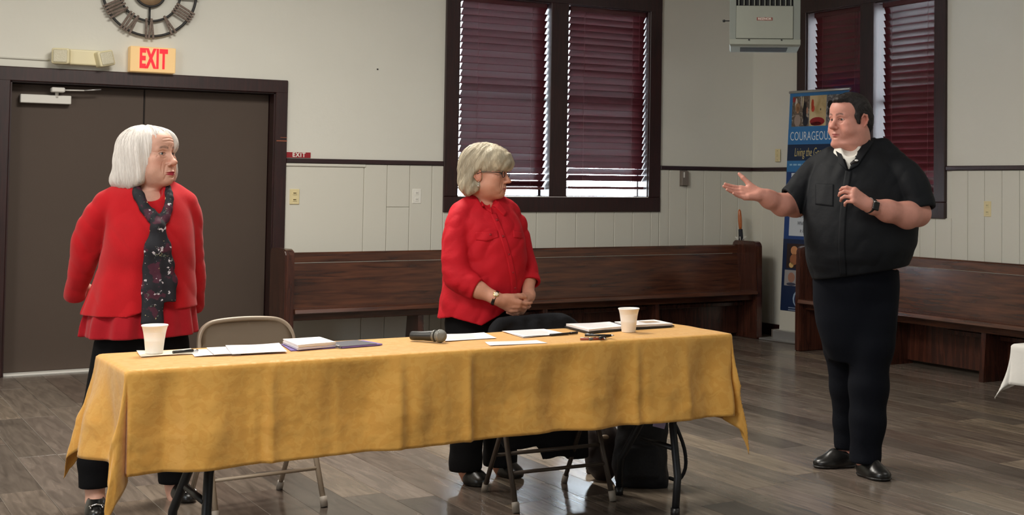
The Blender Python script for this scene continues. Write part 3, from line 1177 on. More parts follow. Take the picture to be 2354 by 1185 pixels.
# emergency light, conduit, lit exit sign
MAT['cream_plastic'] = mat('cream_plastic', srgb(232, 222, 184), .4)
MAT['lens'] = mat('lens', srgb(214, 208, 184), .15, coat=.6, bump=(120, .4))
em = pl('emergency_light', 'cream twin-head emergency light on wall above the doors', 'emergency light')
mbox('housing', (1.585, YB - .075, 2.172), (1.835, YB, 2.282), MAT['cream_plastic'], em, .012, 3)
for sgn, cx in ((-1, 1.575), (1, 1.862)):
    M = Matrix.Translation((cx, YB - .085, 2.226)) @ Matrix.Rotation(R_(-14 if sgn > 0 else 0), 4, 'Y') @ Matrix.Rotation(R_(18 * sgn), 4, 'Z')
    bm = bmesh.new(); bm_box(bm, (-.058, -.03, -.056), (.058, .05, .056), .014, M, 3)
    hd = done('lamp_head', bm, MAT['cream_plastic'], em)
    bm = bmesh.new(); bm_box(bm, (-.046, -.036, -.045), (.046, -.026, .045), .008, M, 2); done('lens', bm, MAT['lens'], hd)
cd = tag(mtube('conduit', [(-2.5, YB - .008, 2.215), (1.51, YB - .008, 2.200)], .006, MAT['plaster'], None, 8), 'thin painted conduit running along wall to the exit sign', 'conduit')
ex = pl('exit_sign', 'lit exit sign with red letters standing on the door frame', 'sign')
mbox('sign_box', (2.032, YB - .085, 2.146), (2.345, YB, 2.330), mat('exit_face', srgb(236, 200, 140), .5, emit=(*srgb(255, 205, 140), .22)), ex, .006, 2)
MF = lambda x, y, z: Matrix.Translation((x, y, z)) @ Matrix.Rotation(R_(90), 4, 'X')
text_obj('exit_letters', 'EXIT', .190, mat('exit_red', srgb(255, 20, 40), .5, emit=(*srgb(255, 20, 40), .75)), ex, MF(2.190, YB - .0855, 2.238), .002, .46, .0085, space=1.10)
es = pl('exit_label', 'small red exit label on wall just above the chair rail', 'sign')
mbox('label_plate', (3.196, YB - .006, 1.550), (3.384, YB, 1.592), mat('label_red', srgb(150, 22, 34), .5), es)
text_obj('label_letters', 'EXIT', .046, MAT['white_plate'], es, MF(3.292, YB - .007, 1.571), .0008, .9, .0016, space=1.25)


def wall_plate(name, label, cat, axis, a, z, m, kind, w=.075, h=.118):
    t = pl(name, label, cat)
    def b(nm, x0, x1, z0, z1, d0, d1, mm, par, bev=.002):
        if axis == 'y':
            return mbox(nm, (a + x0, YB - .014 - d1, z + z0), (a + x1, YB - .0095 - d0, z + z1), mm, par, bev)
        return mbox(nm, (XR - .014 - d1, a - x1, z + z0), (XR - .0095 - d0, a - x0, z + z1), mm, par, bev)
    p = b('plate', -w / 2, w / 2, -h / 2, h / 2, 0, .004, m, t, .003)
    dark = MAT['shadow_gap']
    if kind == 'outlet':
        for s in (-.026, .026):
            f = b('socket', -.017, .017, s - .017, s + .017, .004, .0065, m, t, .003)
            b('slot', -.0075, -.005, s - .004, s + .006, .006, .0075, dark, f, 0); b('slot', .005, .0075, s - .004, s + .006, .006, .0075, dark, f, 0)
    elif kind == 'switch':
        b('toggle', -.005, .005, -.010, .012, .004, .016, m, t, .002)
        for s in (-.042, .042):
            b('screw', -.0025, .0025, s - .0025, s + .0025, .004, .0052, dark, t, 0)
    elif kind == 'double':
        for s in (-.024, .026):
            f = b('rocker', -.016, .016, s - .012, s + .012, .004, .009, m, t, .002)
            b('marking', -.012, .010, s - .003, s + .006, .0086, .0096, mat('worn_print', srgb(120, 104, 70), .6), f, 0)
    return t


wall_plate('switch_plate', 'yellowed double switch plate on flush panel beside the doors', 'switch', 'y', 3.263, 1.249, MAT['ivory'], 'double')
wall_plate('wall_outlet', 'white wall outlet left of the window behind the blonde woman', 'outlet', 'y', 4.258, 1.257, MAT['white_plate'], 'outlet')
wall_plate('wall_switch', 'yellowed light switch above chair rail next to the banner', 'switch', 'x', 10.085, 1.655, MAT['ivory'], 'switch')
wall_plate('wall_outlet', 'ivory wall outlet on right wall above the right-hand pew', 'outlet', 'x', 7.435, 1.215, MAT['ivory'], 'outlet')
th = pl('thermostat', 'grey thermostat box on panelling below the rail, right of window', 'thermostat')
MAT['grey_plastic'] = mat('grey_plastic', srgb(122, 112, 104), .5)
mbox('cover', (6.800, YB - .05, 1.366), (6.872, YB - .012, 1.500), MAT['grey_plastic'], th, .004)
mbox('scale_strip', (6.812, YB - .0515, 1.44), (6.828, YB - .049, 1.49), MAT['white_paint'], th)
mbox('base', (6.794, YB - .018, 1.360), (6.878, YB - .008, 1.505), MAT['grey_plastic'], th, .002)
tag(mbox('wall_nail', (3.905, YB - .012, 2.266), (3.915, YB, 2.276), MAT['shadow_gap'], None, .002), 'tiny dark nail in the upper wall left of the window', 'nail')

# ------------------------------------------------------------------ hanging gas heater in the corner
HM = Matrix.Translation((6.112, 8.262, 2.43)) @ Matrix.Rotation(-R_(35.2), 4, 'Z')     # local x right, y away, z up
MAT['heater_grey'] = mat('heater_grey', srgb(158, 162, 152), .5, spec=.4, var=(6, .03))
MAT['heater_edge'] = mat('heater_edge', srgb(140, 146, 140), .5)
MAT['vent_dark'] = mat('vent_dark', (.012, .013, .016), .7)
ht = thing('unit_heater', 'grey box-shaped gas unit heater hanging high in the corner', 'heater')
def hb(nm, lo, hi, m, par=ht, bev=.003):
    bm = bmesh.new(); bm_box(bm, lo, hi, bev, HM); return done(nm, bm, m, par)
bm = bmesh.new()
for lo, hi in (((-.272, 0, .045), (-.222, .5, .62)), ((.208, 0, .045), (.262, .5, .62)), ((-.222, .06, .3), (.208, .5, .62)), ((-.222, 0, .385), (.208, .06, .62)), ((-.222, .02, .045), (.208, .5, .30))):
    bm_box(bm, lo, hi, .003, HM)
done('casing', bm, MAT['heater_edge'], ht)
hb('front_plate', (-.222, -.008, .052), (.207, .014, .300), MAT['heater_grey'])
hb('vent_opening', (-.222, .02, .300), (.208, .075, .385), MAT['vent_dark'])
for k in range(11):
    x = -.206 + k * .0392
    hb('louvre', (x, -.002, .303), (x + .006, .03, .384), MAT['heater_grey'], ht, 0)
bm = bmesh.new()
v = [(-.305, -.004, .046), (.268, -.004, .046), (.268, -.004, .004), (-.305, -.004, .004)]
bm_box(bm, (-.272, -.006, .006), (.264, .02, .048), .003, HM)
tr = done('lower_rail', bm, MAT['heater_grey'], ht)
for x in (-.13, .115):
    hb('screw', (x, -.012, .036), (x + .010, -.004, .046), MAT['vent_dark'], tr, 0)
bm = bmesh.new()
A = [HM @ Vector(p) for p in ((-.272, 0, .008), (.264, 0, .008), (.264, .5, .008), (-.272, .5, .008))]
B = [HM @ Vector(p) for p in ((-.262, .02, -.006), (.254, .02, -.006), (.254, .48, -.006), (-.262, .48, -.006))]
a = [bm.verts.new(p) for p in A]; b = [bm.verts.new(p) for p in B]
bm.faces.new(a); bm.faces.new(b[::-1])
for i in range(4):
    bm.faces.new((a[i], a[(i + 1) % 4], b[(i + 1) % 4], b[i]))
done('bottom_pan', bm, MAT['heater_grey'], ht)
hb('burner_slot', (-.19, .1, -.009), (.17, .4, -.003), MAT['vent_dark'], ht, 0)
hb('name_plate', (-.068, -.0105, .188), (.052, -.007, .212), mat('badge_red', srgb(150, 92, 84), .5), ht, .002)
text_obj('maker_name', 'REZNOR', .022, mat('badge_letters', srgb(222, 214, 204), .5), ht, HM @ Matrix.Translation((-.008, -.0108, .200)) @ Matrix.Rotation(R_(90), 4, 'X'), .0006, 1.15, .0008)
bm = bmesh.new()
for x in (-.24, .23):
    bm_tube(bm, [HM @ Vector((x, .25, .62)), HM @ Vector((x, .25, 1.32))], .006, 8)
done('hanger_rod', bm, MAT['steel'], ht)
bm = bmesh.new(); bm_tube(bm, [HM @ Vector((-.272, .05, .19)), HM @ Vector((-.305, .05, .19)), HM @ Vector((-.308, .05, .19)), HM @ Vector((-.325, .05, .188))], [.004, .004, .011, .009], 8)
done('gas_valve', bm, MAT['iron'], ht)

# ------------------------------------------------------------------ pews


def make_pew(name, label, L, M, inner, bk=.40):
    """local x along the seat 0..L, y from front (0) to back, z up"""
    t = thing(name, label, 'pew')
    t.matrix_world = M
    wl, we = inner, MAT['pew_end']
    # end panels: straight back edge, rounded top, seat-level nose
    prof = [(-.0, 0), (.36, 0), (.385, .40), (.385, .83), (.37, .862), (.34, .872), (.06, .872), (.025, .862), (.008, .83), (.0, .43)]
    for x in (0.0, L - .07):
        bm = bmesh.new(); bm_prism(bm, prof, 0, x, x + .07)
        bmesh.ops.bevel(bm, geom=[e for e in bm.edges if len(e.link_faces) == 2 and e.calc_face_angle() > .5], offset=.008, segments=2, affect='EDGES')
        done('end_panel', bm, we, t)
    a, b = .0702, L - .0702
    bm = bmesh.new()      # seat board, nosed in front, dipping to the back
    bm_prism(bm, [(-.028, .405), (-.020, .432), (.0, .437), (.30, .418), (.30, .392), (.0, .405), (-.018, .398)], 0, a, b)
    done('seat', bm, wl, t)
    bm = bmesh.new(); bm_prism(bm, [(.255, .42), (.305, .752), (.33, .752), (.29, .40)], 0, a, b); done('backrest', bm, wl, t)
    bm = bmesh.new(); bm_prism(bm, [(.296, .756), (.302, .822), (.312, .832), (.345, .832), (.35, .822), (.34, .756)], 0, a, b); done('top_rail', bm, wl, t)
    bm = bmesh.new(); bm_box(bm, (a, .06, .345), (b, .085, .402), .003); done('apron', bm, wl, t)
    bm = bmesh.new(); bm_box(bm, (max(L * bk, a), .285, .03), (b, .305, .40), .003); done('back_board', bm, we, t)  # board added so the space under the seat reads dark
    bm = bmesh.new(); bm_box(bm, (L * .38, .20, .285), (b, .235, .32), .004); done('under_rail', bm, we, t)
    for k in range(1, 4):
        x = L * k / 4
        bm = bmesh.new(); bm_prism(bm, [(.04, 0), (.34, 0), (.28, .402), (.07, .402)], 0, x - .022, x + .022); done('support', bm, we, t)
    return t


make_pew('pew', 'long dark wooden pew along the back wall beneath the window', 4.30, Matrix.Translation((3.035, 9.925, 0)), MAT['pew_wood'])
make_pew('pew', 'dark wooden pew along the right wall behind the man', 4.2, Matrix.Translation((7.04, 9.075, 0)) @ Matrix.Rotation(R_(-90), 4, 'Z'), MAT['pew_wood'], 0.0)

# umbrella standing behind the pew end
um = pl('umbrella', 'furled black umbrella with orange wooden handle behind the pew end', 'umbrella')
MAT['orange_wood'] = wood('orange_wood', srgb(170, 88, 40), srgb(206, 120, 62), .3, (8, 8, 1), .5)
bm = bmesh.new(); bm_lathe(bm, [(.012, 0), (.017, .03), (.0195, .08), (.018, .13), (.0145, .17), (.007, .185), (0, .188)], (0, 0, 0), 16)
o = done('handle', bm, MAT['orange_wood'], um)
bm = bmesh.new(); bm_lathe(bm, [(.006, -.96), (.012, -.9), (.038, -.45), (.046, -.17), (.040, -.12), (.022, -.085), (.020, 0), (.014, .004)], (0, 0, 0), 16)
o = done('canopy', bm, mat('umbrella_black', (.012, .014, .02), .75), um)
bm = bmesh.new()
for k in range(8):
    a = k * math.pi / 4
    bm_tube(bm, [(.02 * math.cos(a), .02 * math.sin(a), -.11), (.052 * math.cos(a), .052 * math.sin(a), -.065)], .0035, 6)
done('rib_tip', bm, MAT['white_plate'], um)
um.location = (7.395, 10.36, .965); um.rotation_euler = (R_(-2), R_(-3), 0)

# ------------------------------------------------------------------ pull-up banner
BA, BB = Vector((7.455, 9.83, 0)), Vector((7.535, 9.10, 0))
bd = (BB - BA).normalized(); bw = (BB - BA).length
bn = Vector((bd.y, -bd.x, 0))
if bn.dot(Vector((-7, -9, 0))) < 0:
    bn = -bn
bt = pl('banner_stand', 'blue pull-up banner with photographs and white lettering in the corner', 'banner')
BH0, BH1 = .085, 2.215
sh_ = .062                                                     # the pole leans a little to the right
def BP(s, z, d=0.0):
    """s 0..1 across the sheet, z height, d proud of the sheet"""
    k = (z - BH0) / (BH1 - BH0)
    return BA + bd * (s * bw + .075 * k) + Vector((0, 0, z)) + bn * (d - .04 * k)
def bquad(nm, s0, s1, z0, z1, m, d, par, n=1):
    bm = bmesh.new()
    A = [BP(s0, z0, d), BP(s1, z0, d), BP(s1, z1, d), BP(s0, z1, d)]; B = [p - bn * .0008 for p in A]
    a = [bm.verts.new(p) for p in A]; b = [bm.verts.new(p) for p in B]
    bm.faces.new(a); bm.faces.new(b[::-1])
    for i in range(4):
        bm.faces.new((a[i], a[(i + 1) % 4], b[(i + 1) % 4], b[i]))
    return done(nm, bm, m, par)
pm = lambda n, c: mat('print_' + n, srgb(*c), .45)
blue, navy, sky = pm('blue', (54, 118, 176)), pm('navy', (20, 42, 74)), pm('sky', (58, 128, 186))
sheet = bquad('banner_sheet', 0, 1, BH0, BH1, pm('deep', (28, 62, 122)), 0, bt)
bquad('blue_field', 0, 1, 1.50, BH1 - .012, blue, .001, sheet)
bquad('title_band', 0, 1, 1.745, 1.885, pm('title', (50, 116, 178)), .002, sheet)
bquad('navy_band', 0, 1, 1.600, 1.745, navy, .002, sheet)
bquad('text_panel', .09, .93, .93, 1.49, pm('paper', (196, 204, 214)), .002, sheet)
bquad('lower_field', 0, 1, .26, .90, pm('low', (18, 36, 70)), .001, sheet)
bquad('foot_strip', 0, 1, BH0, .26, pm('foot', (198, 196, 186)), .002, sheet)
# four photographs at the top, as loose colour shapes
ph = [(.05, .345, (112, 96, 84)), (.35, .635, (206, 184, 138)), (.64, .97, (120, 118, 122))]
def photo_mat(n, cols, sc):
    m = mat('print_photo_' + n, cols[0], .45)
    nt = m.node_tree; b = nt.nodes['Principled BSDF']; tc = nt.nodes.new('ShaderNodeTexCoord')
    nz_ = nt.nodes.new('ShaderNodeTexNoise'); nz_.inputs['Scale'].default_value = sc; nz_.inputs['Detail'].default_value = 4; nz_.inputs['Distortion'].default_value = .6
    nt.links.new(tc.outputs['Object'], nz_.inputs['Vector'])
    cr = nt.nodes.new('ShaderNodeValToRGB'); cr.color_ramp.interpolation = 'LINEAR'
    el = cr.color_ramp.elements
    el[0].position, el[1].position = .33, .68
    el[0].color, el[1].color = (*srgb(*cols[0]), 1), (*srgb(*cols[-1]), 1)
    for i, c in enumerate(cols[1:-1]):
        e = el.new(.33 + .35 * (i + 1) / (len(cols) - 1)); e.color = (*srgb(*c), 1)
    nt.links.new(nz_.outputs[0], cr.inputs[0]); nt.links.new(cr.outputs[0], b.inputs['Base Color'])
    return m


PHM = [photo_mat('a', [(60, 50, 48), (120, 104, 92), (84, 74, 66), (196, 186, 172)], 16), photo_mat('b', [(186, 160, 112), (212, 190, 146), (222, 204, 164)], 7), photo_mat('c', [(40, 42, 48), (128, 126, 128), (90, 92, 100), (196, 194, 192)], 18)]
pics = [bquad('photo_print', a, b, 1.905, 2.175, PHM[i], .002, sheet) for i, (a, b, c) in enumerate(ph)]
def blob(par, s, z, rs, rz, c, d=.003, n=14):
    bm = bmesh.new()
    V = [bm.verts.new(BP(s + rs * math.cos(k * 2 * math.pi / n), z + rz * math.sin(k * 2 * math.pi / n), d)) for k in range(n)]
    W = [bm.verts.new(v.co - bn * .0008) for v in V]
    bm.faces.new(V); bm.faces.new(W[::-1])
    for i in range(n):
        bm.faces.new((V[i], V[(i + 1) % n], W[(i + 1) % n], W[i]))
    return done('print_shape', bm, pm('c%02x%02x%02x' % c, c), par)
for s, z, a, b, c in ((.12, 2.10, .02, .06, (206, 200, 190)), (.08, 2.145, .025, .024, (150, 50, 56)), (.235, 2.12, .011, .055, (200, 190, 160)), (.205, 2.13, .008, .05, (196, 188, 176))):
    blob(pics[0], s, z, a, b, c, .0028)
for s, z, a, b, c in ((.145, 2.075, .042, .042, (150, 116, 86)), (.150, 2.055, .022, .034, (178, 134, 104)), (.15, 1.96, .055, .054, (156, 140, 132)), (.27, 2.04, .035, .08, (24, 22, 28)), (.29, 1.95, .045, .044, (30, 34, 48)), (.31, 2.045, .015, .03, (190, 140, 120))):
    blob(pics[0], s, z, a, b, c)
for s, z, a, b, c in ((.40, 2.10, .022, .045, (186, 70, 44)), (.41, 2.06, .028, .03, (208, 74, 58)), (.49, 1.945, .125, .038, (150, 34, 40)), (.47, 1.925, .09, .018, (44, 22, 26)), (.54, 2.05, .008, .01, (90, 76, 60))):
    blob(pics[1], s, z, a, b, c)
for s, z, a, b, c in ((.70, 2.09, .05, .035, (22, 22, 28)), (.76, 2.03, .05, .03, (196, 196, 74)), (.68, 2.02, .025, .03, (44, 46, 52)), (.85, 2.12, .02, .05, (70, 72, 84)), (.74, 1.945, .03, .035, (186, 182, 168)), (.90, 2.10, .015, .05, (150, 150, 156))):
    blob(pics[2], s, z, a, b, c)
BM = lambda s, z, d=.003: Matrix.Translation(BP(s, z, d)) @ Matrix(((bd.x, 0, bn.x, 0), (bd.y, 0, bn.y, 0), (0, 1, 0, 0), (0, 0, 0, 1)))
wt = mat('print_white', srgb(226, 232, 238), .5); yl = mat('print_gold', srgb(206, 190, 128), .5); dk = mat('print_ink', srgb(54, 58, 70), .6)
text_obj('title', 'COURAGEOUS', .112, wt, sheet, BM(.035, 1.815), .0004, .66, -.0006, 'LEFT', space=1.05)
text_obj('script_line', 'Living the Gospel', .110, yl, sheet, BM(.12, 1.672), .0004, .52, -.0006, 'LEFT', .3)
rnw = random.Random(3)
sx0 = .05
while sx0 < .86:                                  # address line too small to read: word-length strokes
    wl_ = rnw.uniform(.03, .09)
    bquad('small_print', sx0, sx0 + wl_, 1.556, 1.572, pm('faint', (140, 184, 216)), .0025, sheet)
    sx0 += wl_ + .018
for k, (tx) in enumerate(('of people in', 'Hernando, Hillsb', 'While every per', 'it is the our')):
    text_obj('body_line', tx, .046, dk, sheet, BM(.40, 1.175 - k * .066), .0003, .82, 0, 'CENTER', .25)
pc = bquad('photo_print', .07, .50, .64, .86, pm('pic5', (44, 30, 30)), .002, sheet)
for s, z, a, b, c in ((.20, .80, .06, .04, (196, 138, 96)), (.20, .72, .07, .05, (150, 96, 66)), (.40, .78, .06, .045, (186, 126, 92)), (.36, .70, .05, .04, (30, 24, 30)), (.16, .67, .04, .025, (206, 170, 110))):
    blob(pc, s, z, a, b, c)
pd = bquad('photo_print', .05, .52, .485, .625, pm('pic6', (150, 148, 150)), .002, sheet)
for s, z, a, b, c in ((.17, .56, .06, .045, (158, 116, 100)), (.38, .56, .06, .045, (132, 88, 74)), (.17, .50, .08, .014, (60, 62, 80)), (.38, .50, .08, .014, (70, 58, 70))):
    blob(pd, s, z, a, b, c)
for s, z, a, b, c, d in ((.34, .375, .13, .085, (150, 170, 196), .002), (.34, .370, .105, .075, (24, 42, 78), .003), (.34, .385, .06, .045, (214, 170, 70), .004), (.33, .355, .05, .05, (196, 110, 60), .005), (.345, .345, .018, .055, (220, 180, 90), .006), (.30, .36, .012, .03, (150, 50, 40), .006)):
    blob(sheet, s, z, a, b, c, d)
for z_ in (.292, .272):
    bquad('small_print', .14, .54, z_ - .005, z_ + .004, pm('faint2', (120, 132, 156)), .0025, sheet)
# rail, pole and floor case
bm = bmesh.new(); bm_tube(bm, [BP(-.01, BH1), BP(1.01, BH1)], .013, 8); done('top_bar', bm, MAT['steel'], bt)
mtube('pole', [BP(.5, .06, -.06), BP(.5, BH1, -.02)], .010, MAT['steel'], bt, 8)
MB_ = Matrix.Translation(BA) @ Matrix(((bd.x, -bn.x, 0, 0), (bd.y, -bn.y, 0, 0), (0, 0, 1, 0), (0, 0, 0, 1)))
bm = bmesh.new(); bm_box(bm, (-.035, -.06, .006), (bw + .035, .06, .088), .014, MB_, 2); cs = done('case', bm, MAT['steel'], bt)
bm = bmesh.new(); bm_box(bm, (-.09, -.17, .001), (bw - .12, -.03, .018), .005, MB_); done('foot', bm, MAT['steel'], bt)
bm = bmesh.new(); bm_box(bm, (-.037, -.062, .004), (-.033, .062, .09), 0, MB_); done('end_cap', bm, MAT['grey_plastic'], cs)

# ------------------------------------------------------------------ folding table and its gold cloth
TX0, TX1, TY0, TY1, TZ = .955, 3.315, 4.745, 5.205, .745
tb = thing('folding_table', 'long narrow folding table under gold cloth, black steel legs showing below', 'table', (0, 0, 0))
MAT['black_steel'] = mat('black_steel', srgb(30, 31, 34), .45, .3)
MAT['laminate'] = mat('laminate', srgb(120, 104, 84), .5)
mbox('table_top', (TX0, TY0, TZ - .022), (TX1, TY1, TZ), MAT['laminate'], tb, .004)
for x, lean in ((TX0 + .27, 0), (TX1 - .19, 0)):
    for y0, y1, xs_ in ((TY0 + .05, TY0 + .10, -.02), (TY1 + .05, TY1 - .0, .03)):
        pts = [(x + .06, (TY0 + TY1) / 2 + (y0 - (TY0 + TY1) / 2) * .35, TZ - .03), (x + .05, (TY0 + TY1) / 2 + (y0 - (TY0 + TY1) / 2) * .4, TZ - .30), (x + .02, y0 * .5 + (TY0 + TY1) / 4, .36), (x - .01, y0, .16), (x - .02, y0, .012)]
        lg = mtube('leg', pts, .0165, MAT['black_steel'], tb, 10)
        mtube('leg_cap', [(x - .02, y0, 0), (x - .02, y0, .035)], .020, MAT['black_plastic'], lg, 10)
    bm = bmesh.new(); bm_box(bm, (x + .03, TY0 + .12, TZ - .06), (x + .09, TY1 - .12, TZ - .022), .004); done('leg_bracket', bm, MAT['black_steel'], tb)
    bm = bmesh.new(); bm_tube(bm, [(x, TY0 + .10, .27), (x, TY1 - .10, .27)], .012, 8); done('cross_bar', bm, MAT['black_steel'], tb)


def cloth_material():
    m = mat('gold_cloth', srgb(214, 158, 72), .55, spec=.35, sheen=.25)
    nt = m.node_tree; b = nt.nodes['Principled BSDF']
    tc = nt.nodes.new('ShaderNodeTexCoord')
    # woven leaf damask: the figure differs in gloss and slightly in tone
    w = nt.nodes.new('ShaderNodeTexNoise'); w.inputs['Scale'].default_value = 24; w.inputs['Detail'].default_value = 2; w.inputs['Distortion'].default_value = 1.0
    nt.links.new(tc.outputs['UV'], w.inputs['Vector'])
    mr = nt.nodes.new('ShaderNodeMapRange'); mr.inputs[1].default_value = .47; mr.inputs[2].default_value = .53
    nt.links.new(w.outputs[0], mr.inputs[0])
    mx = nt.nodes.new('ShaderNodeMix'); mx.data_type = 'RGBA'
    mx.inputs['A'].default_value = (*srgb(212, 156, 70), 1); mx.inputs['B'].default_value = (*srgb(217, 163, 77), 1)
    nt.links.new(mr.outputs[0], mx.inputs['Factor']); nt.links.new(mx.outputs['Result'], b.inputs['Base Color'])
    r2 = nt.nodes.new('ShaderNodeMapRange'); r2.inputs[3].default_value = .68; r2.inputs[4].default_value = .56
    nt.links.new(mr.outputs[0], r2.inputs[0]); nt.links.new(r2.outputs[0], b.inputs['Roughness'])
    n = nt.nodes.new('ShaderNodeTexNoise'); n.inputs['Scale'].default_value = 30; n.inputs['Detail'].default_value = 7; n.inputs['Distortion'].default_value = .2
    nt.links.new(tc.outputs['UV'], n.inputs['Vector'])
    bp = nt.nodes.new('ShaderNodeBump'); bp.inputs['Strength'].default_value = .25; bp.inputs['Distance'].default_value = .01
    nt.links.new(n.outputs[0], bp.inputs['Height']); nt.links.new(bp.outputs[0], b.inputs['Normal'])
    return m


def tablecloth(name, x0, x1, y0, y1, z, over, m, seed, res=.0125, crease=(), tailf=1.0, flare=.02, amp=1.0, round_=.012, splay=0.0):
    """rectangle of cloth over a table; over = (left, right, front, back) hang. Corners fall as cones with a deep fold."""
    ol, orr, of, ob = over
    U = np.arange(x0 - ol, x1 + orr + 1e-6, res); V = np.arange(y0 - of, y1 + ob + 1e-6, res)
    u, v = np.meshgrid(U, V, indexing='ij')
    cx, cy = np.clip(u, x0, x1), np.clip(v, y0, y1)
    dx, dy = u - cx, v - cy
    r = np.hypot(dx, dy)
    # outward direction and drop
    ang = np.arctan2(dy, dx)
    nx, ny = np.where(r > 0, dx / np.maximum(r, 1e-9), 0), np.where(r > 0, dy / np.maximum(r, 1e-9), 0)
    corner = (np.abs(dx) > 1e-9) & (np.abs(dy) > 1e-9)
    rnd_ = np.minimum(r, round_ * 1.57)
    outw = round_ * np.sin(np.minimum(rnd_ / round_, 1.57))
    drop = np.where(r < round_ * 1.57, round_ * (1 - np.cos(np.minimum(r / round_, 1.57))), round_ + (r - round_ * 1.57))
    P0 = np.stack([u.ravel(), v.ravel(), np.zeros(u.size)], 1).astype(f32)
    nz = lambda sx, sy, o: noise3((P0 * np.array([sx, sy, 1], f32) + np.array([o, o * 1.7 + seed, o * .3], f32))).reshape(u.shape)
    hang = np.clip((r - .02) / .2, 0, 1)
    # along-edge coordinate for vertical folds
    s_ = np.where(np.abs(dy) > np.abs(dx), u, v)
    Ps = np.stack([s_.ravel() * 7.5, np.full(u.size, seed * 1.0) + r.ravel() * .9, np.zeros(u.size)], 1).astype(f32)
    fold = noise3(Ps).reshape(u.shape)
    Pw = np.stack([s_.ravel() * 16, seed * 2.0 + r.ravel() * 2.5, np.ones(u.size)], 1).astype(f32)
    fold2 = noise3(Pw).reshape(u.shape)
    sx_, sy_ = (np.abs(dy) > np.abs(dx)) * 1.0, (np.abs(dy) <= np.abs(dx)) * 1.0
    def along(fa, fr, o):
        q = np.stack([s_.ravel() * fa + o, r.ravel() * fr + seed, np.full(u.size, o * 1.3)], 1).astype(f32)
        return noise3(q).reshape(u.shape)
    wr = (.5 - np.abs(along(9, 5, 3.0))) * .010 + (.5 - np.abs(along(15, 11, 6.0))) * .006 + (.5 - np.abs(along(30, 22, 2.0))) * .0026 + nz(40, 40, 5.0) * .0015
    out = outw + hang * (flare * r / max(of, ol) + (fold * .050 + fold2 * .024 * np.clip(1.2 - r * 3, .2, 1) + wr) * amp)
    for c, a_, w_ in crease:
        out = out + hang ** .5 * a_ * np.exp(-np.abs(s_ - c) / w_) * (np.abs(dy) > np.abs(dx))
    # the left end stands off more towards its far corner
    out = out + (dx < 0) * splay * r / max(ol, 1e-6) * np.clip((cy - y0) / (y1 - y0), 0, 1) * np.abs(nx)
    # corner cone: swing the cloth into one big fold standing out at the diagonal
    t = np.clip(np.arctan2(np.abs(dy), np.abs(dx)) / (math.pi / 2), 0, 1)
    prof = np.interp(t, [0, .10, .26, .46, .60, .76, .90, 1], [0, -.04, .08, .13, .07, -.24, -.14, 0])
    prof = np.where(dx > 0, np.interp(t, [0, .10, .30, .50, .64, .78, .90, 1], [0, -.03, .05, .09, .04, -.20, -.12, 0]), prof)
    out = np.where(corner, outw + (dx < 0) * splay * r / max(ol, 1e-6) * np.clip((cy - y0) / (y1 - y0), 0, 1) * np.abs(nx) + hang * (flare * r / max(of, ol) + r * prof * tailf + (wr + fold2 * .004) * amp), out)
    X = cx + nx * out; Y = cy + ny * out; Z = z - drop
    # the diagonal itself draws in as it falls
    Z = np.where(r == 0, z + .0012 + nz(7, 7, 1.0) * .0012 + np.maximum(nz(3.5, 9, 8.0), 0) * .0015, Z)
    nI, nJ = u.shape
    VV = np.stack([X, Y, Z], -1).reshape(-1, 3)
    i, j = np.meshgrid(np.arange(nI - 1), np.arange(nJ - 1), indexing='ij')
    a = (i * nJ + j).ravel(); F = np.stack([a, a + nJ, a + nJ + 1, a + 1], 1)
    me = np_mesh(name, VV, F)
    uv = me.uv_layers.new(name='UVMap')
    li = np.empty(len(me.loops), np.int32); me.loops.foreach_get('vertex_index', li)
    uv.data.foreach_set('uv', np.stack([u.ravel()[li], v.ravel()[li]], 1).astype(f32).ravel())
    o = link(name, me, m)
    sd = o.modifiers.new('hem', 'SOLIDIFY'); sd.thickness = .0016; sd.offset = -1
    return o


MAT['gold_cloth'] = cloth_material()
gc = tablecloth('tablecloth', TX0 - .012, TX1 + .012, TY0 - .012, TY1 + .012, TZ + .004, (.335, .375, .345, .30), MAT['gold_cloth'], 4, .0115,
                crease=((1.405, .020, .012), (1.372, -.012, .016), (1.86, .014, .02), (1.89, -.010, .02), (2.135, .026, .014), (2.165, -.020, .014), (2.86, .018, .014), (2.89, -.010, .018), (1.62, -.012, .04), (2.5, -.012, .04), (3.1, .014, .02), (1.12, .016, .03), (1.06, -.016, .03)), splay=.030)
tag(gc, 'gold damask cloth draped over the long table in front of the women', 'tablecloth')

# white-clothed table at the right edge
t2 = thing('dining_table', 'table under white cloth, only its corner in view at the right edge', 'table')
mbox('table_top', (4.10, 2.15, .727), (5.5, 3.84, .750), MAT['laminate'], t2, .003)
for x, y in ((4.2, 3.72), (5.4, 3.72), (4.2, 2.27), (5.4, 2.27)):
    mtube('leg', [(x, y, 0), (x, y, .73)], .018, MAT['black_steel'], t2, 10)
MAT['white_cloth'] = mat('white_cloth', srgb(224, 222, 216), .7, spec=.3, bump=(30, .12))
wc = tablecloth('tablecloth', 4.09, 5.51, 2.14, 3.85, .753, (.165, .15, .16, .165), MAT['white_cloth'], 9, .012, (), 1.2, .02, .6)
tag(wc, 'white cloth corner hanging from the table at the right edge', 'tablecloth')

# ------------------------------------------------------------------ folding chairs
MAT['chair_steel'] = mat('chair_steel', srgb(158, 144, 126), .42, .1, spec=.5)
MAT['chair_brown'] = mat('chair_brown', srgb(84, 74, 66), .42, .35, spec=.5)
MAT['rubber'] = mat('rubber', srgb(150, 142, 132), .6)
MAT['dark_rubber'] = mat('dark_rubber', (.02, .02, .02), .6)


